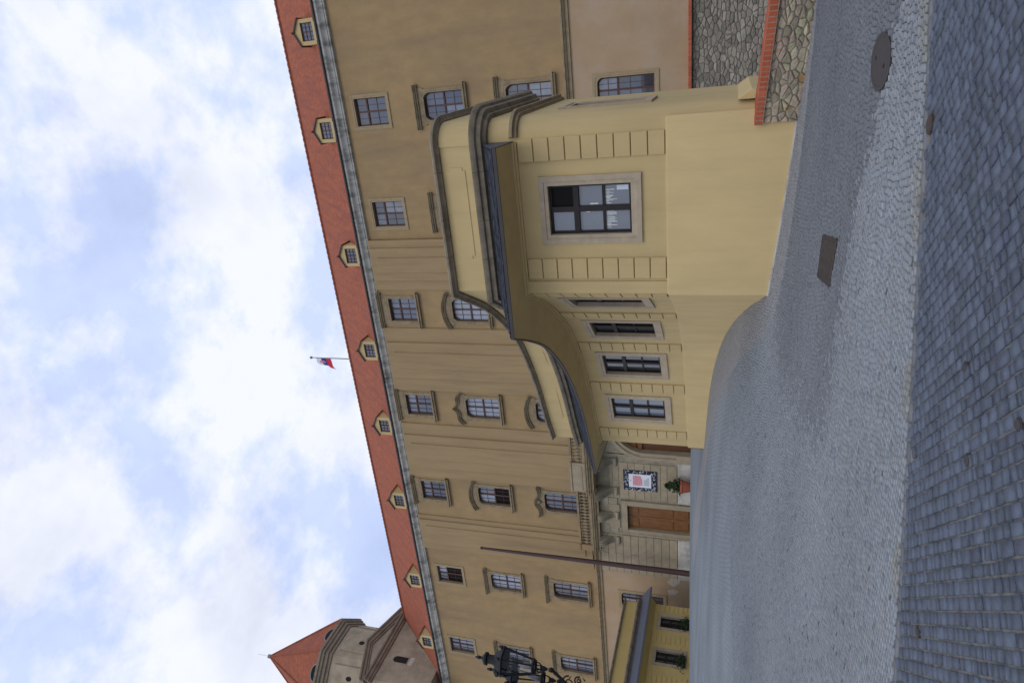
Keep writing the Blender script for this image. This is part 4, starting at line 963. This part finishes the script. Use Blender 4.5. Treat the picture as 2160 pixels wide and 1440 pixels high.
# sunk outline panels on the attic
def panel_line(P0, d, L_, z0, z1, e=.012):
    nrm = np.array((-d[1], d[0])); c = .07
    pl_ = [(c, z0), (L_ - c, z0), (L_ - c, z0 + c), (L_, z0 + c), (L_, z1 - c), (L_ - c, z1 - c), (L_ - c, z1), (c, z1), (c, z1 - c), (0, z1 - c), (0, z0 + c), (c, z0 + c)]
    b = MB(); rows = []
    cx, cz = L_ / 2, (z0 + z1) / 2
    for sc1, off in ((1, .0), (1, .014), (.985, .014)):
        kx = 1 if sc1 == 1 else 1 - .02 / L_ * 2; kz = 1 if sc1 == 1 else 1 - .02 / (z1 - z0) * 2
        rows.append([(P0[0] + d[0] * (cx + (x - cx) * kx) + nrm[0] * (off - .03), P0[1] + d[1] * (cx + (x - cx) * kx) + nrm[1] * (off - .03), cz + (z - cz) * kz) for x, z in pl_])
    b.quad_strip(rows, True); b.poly(rows[-1]); return b.build('attic_panel', 'cream', gh_)
panel_line(np.array((-2.2, 15.0)), np.array((-1., 0)), 2.2, 5.93, 6.38)
for s0_ in (3.1, 5.9, 8.7):
    p, d = on_wing(s0_ + 1.0); q = p - d * 1.0; panel_line(q, d, 2.0, 5.93, 6.38)

# ------------------------------------------------------------------ the opposite guardhouse (left)
lg = thing('small_guardhouse', 'yellow guardhouse with grey slate roof and two plant-filled windows at the far left', 'building', (-36, 31, 1.6))
LX = -34.3; LY0, LY1 = 22.0, 35.2
wz = [(33.73, 2.05, .92, 1.62), (30.95, 2.1, .92, 1.6), (27.6, 2.1, .92, 1.6), (24.6, 2.1, .92, 1.6)]
ys_ = sorted({LY0, LY1, *[v for c in wz for v in (c[0] - .66, c[0] + .66)]}); b = MB()
for a, c in zip(ys_[:-1], ys_[1:]):
    m_ = (a + c) / 2; hole = any(abs(m_ - q[0]) < .65 for q in wz)
    for z0, z1 in (((.6, 1.88), (3.88, 4.3)) if hole else ((.6, 4.3),)): b.poly([(LX, a, z0), (LX, c, z0), (LX, c, z1), (LX, a, z1)])
b.box(LX - 5, LX - .5, LY0, LY1, .6, 6.0); b.poly([(LX, LY1, .6), (LX - 5, LY1, .6), (LX - 5, LY1, 4.3), (LX, LY1, 4.3)]); b.poly([(LX, LY0, .6), (LX - 5, LY0, .6), (LX - 5, LY0, 4.3), (LX, LY0, 4.3)])
b.build('wall', 'cream_left', lg)
for yc, z, w_, h_ in wz: window(lg, LX, yc, z, w_, h_, 0, sm='frame_stone', fm='wood_black', gm='glass_wing', bs=.2, bt=.2, bb=.2, proud=.05, depth=.25, tr=.62, nv=1, nu=1, nl=2, fr=.06, mul=.1, bar=.05, py=.15, rz=math.pi / 2)
BM = MESH.setdefault(('band2',), MB().bbox(-.3, .3, -.05, .03, 0, .27, .01).mesh('pilaster_block', 'cream_left'))
for yc in (34.87, 32.3, 29.3, 26.1):
    for k in range(8): link('pilaster_block', BM, lg, (LX, yc, 1.75 + k * .29), math.pi / 2)
def run_y(name, prof, y0, y1, m, parent):
    b = MB(); rows = [[(LX + o, y, z) for o, z in prof] for y in (y0, y1)]; b.quad_strip(rows, True); b.poly(rows[0]); b.poly(rows[1][::-1]); return b.build(name, m, parent)
run_y('soffit', [(0, 4.12), (.12, 4.14), (.3, 4.26), (.6, 4.34), (.9, 4.38), (.9, 4.42), (0, 4.45)], LY0, LY1, 'cream_left', lg)
run_y('pent_roof', [(.98, 4.39), (.98, 4.47), (.1, 5.06), (0, 5.06), (0, 4.46)], LY0, LY1 + .5, 'slate', lg)
run_y('cornice', [(-.3, 4.98), (.14, 4.99), (.18, 5.08), (.3, 5.14), (.34, 5.24), (.3, 5.3), (-.3, 5.32)], LY0, LY1 - .1, 'coping', lg)
run_y('attic_wall', [(-.5, 5.2), (-.02, 5.2), (-.02, 6.1), (-.5, 6.1)], LY0, LY1 - .05, 'cream_left', lg)
run_y('coping', [(-.6, 6.08), (.1, 6.08), (.14, 6.14), (.14, 6.2), (-.6, 6.25)], LY0, LY1, 'coping', lg)

# ------------------------------------------------------------------ tower behind the left end of the roof
tw = thing('corner_tower', 'massive corner tower with pediment, octagonal lantern storey and red spire roof', 'tower', (-52.3, 39.4, 22))
TX = -47.2
# wall with an arched opening in the plane x = TX
tb = MB(); poly = [(35.35, 22.95), (42.25, 22.95), (42.25, 28.3), (35.35, 28.3)]
def arch_yz(yc, z0, w_, h_):
    r_ = w_ / 2; return [(yc - r_, z0), (yc + r_, z0)] + [(yc + r_ * math.cos(a), z0 + h_ - r_ + r_ * math.sin(a)) for a in np.linspace(0, math.pi, 9)]
tb.box(TX - 10, TX, 35.35, 42.25, 22.95, 28.3)
tb.build('wall', 'tower_plaster', tw)
wn = MB(); wn.prism_yz(arch_yz(37.75, 25.85, .66, 1.35), TX - .02, TX + .012); wo = wn.build('arched_opening', 'dark_room', tw)
fr_ = MB(); A1 = arch_yz(37.75, 25.85, .66, 1.35); A2 = arch_yz(37.75, 25.80, .80, 1.46)
fr_.quad_strip([[(TX + .0, y, z) for y, z in A2], [(TX + .05, y, z) for y, z in A2], [(TX + .05, y, z) for y, z in A1], [(TX - .0, y, z) for y, z in A1]], True); fr_.build('opening_frame', 'tower_plaster', tw)
MB().prism_yz([(37.4, 25.35), (38.15, 25.3), (38.2, 25.6), (38.0, 25.82), (37.45, 25.82), (37.3, 25.6)], TX - .01, TX + .008).build('stone_sill_patch', 'plaster_patch', tw)
def mould_line(a, b, prof):   # moulding along a line in the plane x=TX; prof = (out, up)
    bb = MB(); rows = [[(TX + o, y, z + u) for o, u in prof] for y, z in (a, b)]; bb.quad_strip(rows, True); bb.poly(rows[0]); bb.poly(rows[1][::-1]); return bb
pr = [(-.05, 0), (.14, .02), (.18, .14), (.32, .2), (.36, .36), (.52, .44), (.56, .56), (-.05, .6)]
for a, c in (((34.95, 28.0), (42.7, 28.0)),): mould_line(a, c, pr).build('cornice', 'tower_trim', tw)
for a, c in (((34.75, 28.35), (38.75, 29.75)), ((38.75, 29.75), (42.95, 28.35))): mould_line(a, c, pr).build('raking_cornice', 'tower_trim', tw)
MB().prism_yz([(35.1, 28.4), (42.5, 28.4), (38.75, 29.9)], TX - 9.9, TX + .03).build('pediment', 'tower_plaster', tw)
OC = np.array((-52.35, 39.55)); 
def octo(rf, z): # rf = distance to the flat
    R_ = rf / math.cos(math.pi / 8); return [(OC[0] + R_ * math.cos(math.pi / 8 + k * math.pi / 4), OC[1] + R_ * math.sin(math.pi / 8 + k * math.pi / 4), z) for k in range(8)]
ob = MB(); ob.quad_strip([octo(4.0, 28), octo(4.0, 34.2)], True); ob.build('octagon_wall', 'tower_plaster', tw)
oc = MB(); oc.quad_strip([octo(r_, z) for r_, z in ((4.0, 33.7), (4.12, 33.72), (4.14, 33.95), (4.3, 34.0), (4.32, 34.25), (4.48, 34.32), (4.5, 34.5), (4.62, 34.56), (4.65, 34.78), (4.0, 34.85))], True); oc.build('octagon_cornice', 'tower_trim', tw)
orf = MB(); orf.quad_strip([octo(4.5, 34.8), octo(3.9, 35.9), octo(.12, 42.6)], True); orf.build('spire_roof', 'roof_tile', tw, smooth=False)
hp = MB()
for k in range(8): a, c, d = octo(4.5, 34.84)[k], octo(3.9, 35.94)[k], octo(.12, 42.65)[k]; hp.tube([a, c, d], [.1, .1, .07], 6)
hp.build('hip_tiles', 'roof_tile', tw)
fn = MB(); fn.lathe([(.3, 42.0), (.25, 42.4), (.16, 42.6), (.2, 42.75), (.2, 42.95), (.05, 43.0)], OC[0], OC[1], 10); fn.tube([(OC[0], OC[1], 43), (OC[0], OC[1], 44.2)], .012, 5); fn.build('finial', 'copper', tw)
for k in range(8):
    a = k * math.pi / 4; n_ = np.array((math.cos(a), math.sin(a))); rz = a + math.pi / 2     # local -y faces outward
    p = OC + n_ * 4.0
    fo = link('panel', MESH.setdefault('octp', MB().bbox(-1.0, 1.0, -.16, .02, 0, 3.0, .03).mesh('panel', 'tower_plaster')), tw, (p[0], p[1], 30.25), rz)
    oq = link('oculus', MESH.setdefault('ocul', MB().prism_xz([(.2 * math.cos(t), .27 * math.sin(t)) for t in np.linspace(0, 2 * math.pi, 20, endpoint=False)], -.18, -.15).mesh('oculus', 'dark_room')), tw, (p[0], p[1], 31.55), rz)
    p = OC + n_ * 4.5
    eb = MESH.get('eye')
    if eb is None:
        e = MB(); e.prism_xz([(-.8, 0)] + [(.8 * math.cos(t), .5 * math.sin(t)) for t in np.linspace(math.pi, 0, 12)], 0, 1.4); MESH['eye'] = e.mesh('roof_dormer', 'copper')
        e = MB(); e.prism_xz([(-.66, .06)] + [(.66 * math.cos(t), .05 + .37 * math.sin(t)) for t in np.linspace(math.pi, 0, 12)], -.02, .02); MESH['eye2'] = e.mesh('louvre', 'dark_room')
    dm = link('roof_dormer', MESH['eye'], tw, (p[0], p[1], 34.8), rz); link('louvre', MESH['eye2'], dm)

# ------------------------------------------------------------------ flag on the roof
fl = thing('roof_flag', 'white blue and red flag with a shield on a thin pole on the roof ridge', 'flag', (-20.28, 42.0, 28.1))
p = MB(); p.tube([(0, 0, -.1), (0, 0, 3.45)], [.05, .035], 8); p.build('pole', 'steel', fl, (-20.28, 42.0, 28.1)); MB().lathe([(.02, 3.42), (.09, 3.47), (.11, 3.55), (.08, 3.63), (.02, 3.66)], 0, 0, 10).build('finial', 'steel', fl, (-20.28, 42.0, 28.1))
def cloth(z0, z1, m, name):
    b = MB(); rows = []
    for j in range(5):
        rows.append([])
        for i in range(10):
            u = i / 9; v = j / 4; L1 = .64 + (.36 if z0 < .3 else .12) * (1 - (z0 + (z1 - z0) * v)) 
            x = -u * L1; yv = .09 * math.sin(u * 7 + v * .8) * u; z = 1.78 + (z0 + (z1 - z0) * v) * 1.32 - .28 * u * u * (1 - .3 * v)
            rows[-1].append((x, yv, z))
    b.quad_strip(rows); k = len(b.v); b.v += [(x, y + .01, z) for x, y, z in b.v]; b.f += [tuple(i + k for i in q[::-1]) for q in b.f[:]]; return b.build(name, m, fl, (-20.28, 42.0, 28.1))
cloth(0, .333, 'flag_red', 'flag_stripe'); cloth(.333, .667, 'flag_blue', 'flag_stripe'); cloth(.667, 1, 'flag_white', 'flag_stripe')
sh_ = MB(); sh_.prism_xz([(-.2, 2.75), (-.2, 2.4), (-.3, 2.2), (-.4, 2.38), (-.4, 2.75)], -.06, -.045); sh_.build('shield_border', 'flag_white', fl, (-20.28, 41.98, 28.1))
sh_ = MB(); sh_.prism_xz([(-.22, 2.73), (-.22, 2.42), (-.3, 2.25), (-.38, 2.4), (-.38, 2.73)], -.07, -.055); sh_.build('shield', 'flag_red', fl, (-20.28, 41.98, 28.1))
sh_ = MB(); sh_.box(-.31, -.29, -.08, -.068, 2.42, 2.68); sh_.box(-.35, -.25, -.08, -.068, 2.6, 2.625); sh_.box(-.34, -.26, -.08, -.068, 2.53, 2.55); sh_.build('double_cross', 'flag_white', fl, (-20.28, 41.98, 28.1))

# ------------------------------------------------------------------ tall pole before the palace
PX, PY = -32.1, 36.0; pz = float(gz(PX, PY))
pole = thing('tall_pole', 'tall tapering dark red flagpole standing before the palace portal', 'pole', (PX, PY, pz))
MB().tube([(0, 0, -.2), (0, 0, 5), (0, 0, 10), (0, 0, 14.2), (0, 0, 14.55)], [.19, .165, .13, .09, .085], 14).build('shaft', 'pole_red', pole, (PX, PY, pz))
MB().lathe([(.085, 14.5), (.11, 14.55), (.11, 14.62), (.04, 14.7)], 0, 0, 12).build('cap', 'pole_red', pole, (PX, PY, pz))
ccl = MB()
for z in (3.5, 6.2, 9.1): ccl.lathe([(.17 - z * .006, z), (.19 - z * .006, z + .02), (.19 - z * .006, z + .07), (.17 - z * .006, z + .09)], 0, 0, 12)
ccl.build('joint_ring', 'pole_red', pole, (PX, PY, pz))

# ------------------------------------------------------------------ poster on the portal wall
po = thing('exhibition_poster', 'white poster with red heading and dark scribbled border hung beside the portal', 'poster', (-26.03, gy - .07, 4.1))
P0_ = (-26.03, gy - .10, 4.1)
MB().box(-.77, .77, 0, .04, 0, 2.17).build('backing', 'poster_ink', po, P0_); MB().box(-.5, .5, -.012, .0, .38, 1.82).build('sheet', 'poster_white', po, P0_)
scr = MB(); r6 = random.Random(5)
for k in range(190):
    x = r6.uniform(-.74, .74); z = r6.uniform(.08, 2.12)
    if abs(x) < .52 and .36 < z < 1.84: continue
    a0 = r6.uniform(0, 6); rr0 = r6.uniform(.03, .075); scr.tube([(x + rr0 * math.cos(a0 + t * .8), -.006, z + rr0 * math.sin(a0 + t * .8)) for t in range(5)], .013, 4)
scr.build('border_scribble', 'poster_white', po, P0_)
rd_ = MB(); r7 = random.Random(8)
for k in range(9):
    z = 1.5 - k * .068; x = -.36
    while x < .36 - (.25 if k == 8 else 0):
        l = r7.uniform(.03, .07); rd_.box(x, x + l, -.02, -.012, z, z + .045); x += l + .018
rd_.build('red_text', 'poster_red', po, P0_)
gt = MB()
for k in range(6):
    z = .82 - k * .06; gt.box(-.34, r7.uniform(.1, .34), -.02, -.012, z, z + .018)
gt.box(-.04, .04, -.02, -.012, 1.66, 1.72); gt.build('small_text', 'steel', po, P0_)

# ------------------------------------------------------------------ potted shrub, window plants
def leaves(b, n, f, size, rnd_):
    for _ in range(n):
        p = f(); d = Vector((rnd_.gauss(0, 1), rnd_.gauss(0, 1), rnd_.gauss(.3, 1))).normalized(); e = d.cross(Vector((rnd_.gauss(0, 1), rnd_.gauss(0, 1), rnd_.gauss(0, 1)))).normalized(); s = size * rnd_.uniform(.6, 1.3)
        p = Vector(p); b.poly([p, p + d * s * .5 + e * s * .28, p + d * s, p + d * s * .5 - e * s * .28])
px0 = (-25.72, 36.55); pz0 = float(gz(*px0))
pt = thing('potted_shrub', 'small bushy evergreen in a terracotta pot beside the portal', 'potted plant', (*px0, pz0)); L0 = (*px0, pz0)
MB().lathe([(.26, 0), (.28, .02), (.4, .5), (.45, .52), (.45, .64), (.4, .64), (.36, .56)], 0, 0, 20).build('pot', 'terracotta', pt, L0)
MB().lathe([(.38, .5), (.38, .58)], 0, 0, 16).build('soil', 'dark_room', pt, L0)
fb = MB(); r8 = random.Random(2)
def cone_pt():
    z = r8.random() ** 1.15; rr0 = (.52 * (1 - z) ** .75 + .05) * math.sqrt(r8.random()) * (1 + .35 * math.sin(z * 19)); a = r8.uniform(0, 6.28); return (rr0 * .8 * math.cos(a), rr0 * .8 * math.sin(a), .6 + z * .95)
leaves(fb, 900, cone_pt, .14, r8); fb.build('foliage', 'leaf', pt, L0, smooth=False); MB().tube([(0, 0, .5), (0.02, 0, 1.0), (0, .02, 1.6)], [.035, .025, .012], 6).build('stem', 'wood', pt, L0)
for i, (yc, z, lab) in enumerate(((33.65, 2.02, 'trailing green plant on the sill of the nearer-portal window of the yellow guardhouse'), (30.75, 2.08, 'bushy green plant on the sill of the leftmost window of the yellow guardhouse'))):
    q = thing('window_plant', lab, 'plant', (LX + .12, yc, z), 'plants on the yellow guardhouse sills'); b = MB(); r9 = random.Random(20 + i)
    leaves(b, 420, lambda: (r9.gauss(.0, .1), r9.gauss(0, .24), abs(r9.gauss(0, .2)) - .08), .12, r9); b.build('foliage', 'leaf', q, (LX + .14, yc, z), smooth=False)
    MB().box(-.1, .1, -.4, .4, -.14, 0).build('planter', 'wood_black', q, (LX + .1, yc, z))

# ------------------------------------------------------------------ iron covers in the paving
def tilt(o, x, y):
    gx_ = float(gz(x + .3, y) - gz(x - .3, y)) / .6; gy_ = float(gz(x, y + .3) - gz(x, y - .3)) / .6; o.rotation_euler = (math.atan(gy_), -math.atan(gx_), 0)
mz = float(gz(MAN[0], MAN[1])); mh = thing('manhole_cover', 'large dark iron manhole cover with two lifting holes in the cobbles', 'manhole', (MAN[0], MAN[1], mz)); tilt(mh, MAN[0], MAN[1])
def child(b, name, m, parent): o = link(name, b.mesh(name, m), parent); o.location = (0, 0, 0); return o
_l = MB().lathe([(.235, -.03), (.235, .003), (.222, .006), (.05, .006)], 0, 0, 40); _l.v = [(a, b * 1.6, c) for a, b, c in _l.v]; child(_l, 'lid', 'iron', mh)
_l = MB().lathe([(.237, -.03), (.237, .004), (.275, .004), (.275, -.03)], 0, 0, 40, cap=False); _l.v = [(a, b * 1.6, c) for a, b, c in _l.v]; child(_l, 'ring', 'iron', mh)
for s in (-1, 1): child(MB().lathe([(.022, .0062), (.022, .0085)], s * .03, s * .2, 12), 'lifting_hole', 'glass_dark', mh)
gc = gcen; gzv = float(gz(*gc)); dg = thing('drain_plate', 'rusty rectangular iron drain plate set in the dark cobbles', 'drain cover', (gc[0], gc[1], gzv)); tilt(dg, *gc)
gp = [(p[0] - gc[0], p[1] - gc[1]) for p in GRATE]
child(MB().prism_xy(gp, -.03, .004), 'plate', 'rust_iron', dg)
rb_ = MB()
for k in range(1, 10):
    t = k / 10; a = np.array(gp[0]) * (1 - t) + np.array(gp[1]) * t; c = np.array(gp[3]) * (1 - t) + np.array(gp[2]) * t; u = (c - a); a = a + u * .06; c = c - u * .06; rb_.tube([(a[0], a[1], .004), (c[0], c[1], .004)], .012, 4)
child(rb_, 'rib', 'rust_iron', dg)
rm = MB(); 
for k in range(4): rm.tube([(*gp[k], .003), (*gp[(k + 1) % 4], .003)], .022, 4)
child(rm, 'rim', 'rust_iron', dg)
rz0 = float(gz(*RUST)); rc = thing('rusty_valve_cap', 'small oval rusty valve cap at the edge of the big setts', 'valve cap', (*RUST, rz0)); tilt(rc, *RUST)
child(MB().lathe([(.06, -.04), (.066, .004), (.056, .01), (.02, .011)], 0, 0, 22), 'cap', 'rust_iron', rc); child(MB().lathe([(.068, -.04), (.068, .003), (.078, .003), (.078, -.04)], 0, 0, 22, cap=False), 'collar', 'rust_iron', rc)
for (x, y, r_), lab in zip(CAPS, ('round dark iron stud between setts at the lower middle of the courtyard', 'round dark iron stud right of the middle among the setts', 'round dark iron stud nearest the camera among the setts', 'round dark iron stud at the far left among the setts')):
    z = float(gz(x, y)) + .004; s = thing('iron_stud', lab, 'stud', (x, y, z), 'iron studs in the setts'); child(MB().lathe([(r_, -.04), (r_, .0), (r_ * .8, .006), (.005, .007)], 0, 0, 18), 'cap', 'iron', s); child(MB().lathe([(r_ + .003, -.04), (r_ + .003, -.002), (r_ + .01, -.004), (r_ + .01, -.04)], 0, 0, 18, cap=False), 'collar', 'rust_iron', s)

# ------------------------------------------------------------------ candelabra lamp at the left edge
lp_ = (-11.05, 8.35); lz = float(gz(*lp_)); HT = 2.95 - lz
lamp = thing('candelabra_lamp', 'black cast-iron candelabra street lamp with glazed lanterns at the left edge', 'street lamp', (*lp_, lz)); LL = (*lp_, lz)
MB().lathe([(.28, 0), (.28, .15), (.2, .25), (.17, .7), (.2, .75), (.1, .9), (.075, 1.6), (.07, HT - .5), (.1, HT - .45), (.065, HT - .35), (.06, HT + .3), (.1, HT + .35), (.05, HT + .45), (.05, HT + 1.0)], 0, 0, 16).build('post', 'black_iron', lamp, LL)
def lantern_parts(part, z):
    n = 6; r0, r1, h = .135, .265, .58
    ring = lambda r_, zz: [(r_ * math.cos(2 * math.pi * k / n), r_ * math.sin(2 * math.pi * k / n), zz) for k in range(n + 1)]
    f = MB(); f.tube(ring(r0, z + .12), .028, 6); f.tube(ring(r1, z + .12 + h), .034, 6)
    for k in range(n): a = ring(r0, z + .12)[k]; c = ring(r1, z + .12 + h)[k]; f.tube([a, c], .016, 5); f.lathe([(.005, c[2] + .02), (.035, c[2] + .05), (.03, c[2] + .09), (.004, c[2] + .13)], c[0], c[1], 7)
    for k in range(4): a = math.pi / 2 * k; f.tube([(.11 * math.cos(a), .11 * math.sin(a), z + .12), (.09 * math.cos(a), .09 * math.sin(a), z + .03), (.03 * math.cos(a), .03 * math.sin(a), z - .05)], .012, 5)
    f.lathe([(.02, z - .14), (.045, z - .08), (.05, z - .03), (.03, z)], 0, 0, 8)
    link('lantern_frame', MESH.setdefault('lf', f.mesh('lantern_frame', 'black_iron')), part)
    g = MB(); g.quad_strip([ring(r0 - .004, z + .13)[:n], ring(r1 - .006, z + .11 + h)[:n]], True); link('lantern_glass', MESH.setdefault('lgm', g.mesh('lantern_glass', 'lantern_glass', False)), part)
    c = MB(); zt = z + .12 + h; c.quad_strip([[(x, y, zz) for x, y, zz in ring(r_, zz0)[:n]] for r_, zz0 in ((r1 + .03, zt), (.17, zt + .13), (.1, zt + .2))], True)
    c.lathe([(.1, zt + .19), (.085, zt + .24), (.085, zt + .32), (.12, zt + .34), (.12, zt + .38), (.06, zt + .43), (.02, zt + .46), (.035, zt + .5), (.03, zt + .53), (.005, zt + .59)], 0, 0, 12); link('lantern_cap', MESH.setdefault('lcm', c.mesh('lantern_cap', 'black_iron')), part)
    u = MB(); u.lathe([(.03, z + .12), (.055, z + .2), (.055, z + .3), (.02, z + .42)], 0, 0, 10); link('burner', MESH.setdefault('lbm', u.mesh('burner', 'steel')), part)
ab = MB(); pts_ = []
for k in range(22):
    t = k / 21; pts_.append((.06 + .66 * t, 0, HT - .25 - .25 * math.sin(math.pi * t) + .2 * t))
ab.tube(pts_, [.03] * 22, 7)
for cx, cz, r0, turns in ((.3, HT - .22, .17, 1.7), (.56, HT - .34, .13, 1.6), (.2, HT - .58, .12, 1.5), (.45, HT - .6, .1, 1.5), (.62, HT - .52, .08, 1.5)):
    sp_ = []
    for k in range(26): t = k / 25; a = t * turns * 2 * math.pi; r_ = r0 * (1 - .8 * t); sp_.append((cx + r_ * math.cos(a), .01 * math.sin(a), cz + r_ * math.sin(a)))
    ab.tube(sp_, [.017 - .007 * k / 25 for k in range(26)], 5)
for k in range(30): a = random.uniform(0, 6.28); x, z = .4 + random.uniform(-.28, .28), HT - .5 + random.uniform(-.17, .2); ab.tube([(x, random.uniform(-.04, .04), z), (x + .06 * math.cos(a), random.uniform(-.05, .05), z + .06 * math.sin(a))], [.014, .004], 4)
ABm = ab.mesh('arm', 'black_iron')
for k in range(5):
    a = R(26) + k * 2 * math.pi / 5; link('arm', ABm, lamp, LL, a)
    ln = link('lantern', MESH.setdefault('lring', MB().lathe([(.03, -.2), (.05, -.15), (.03, -.1)], 0, 0, 8).mesh('lantern', 'black_iron')), lamp, (LL[0] + .74 * math.cos(a), LL[1] + .74 * math.sin(a), 2.95 + .14), a); lantern_parts(ln, .06)

# ------------------------------------------------------------------ lift everything from eye level to ground level
for o in list(COL.objects):
    if o.parent is None and o.type in ('MESH', 'EMPTY'): o.location.z += EYE
for a in ('_w', '_placed'):
    for o in COL.objects:
        if a in o: del o[a]
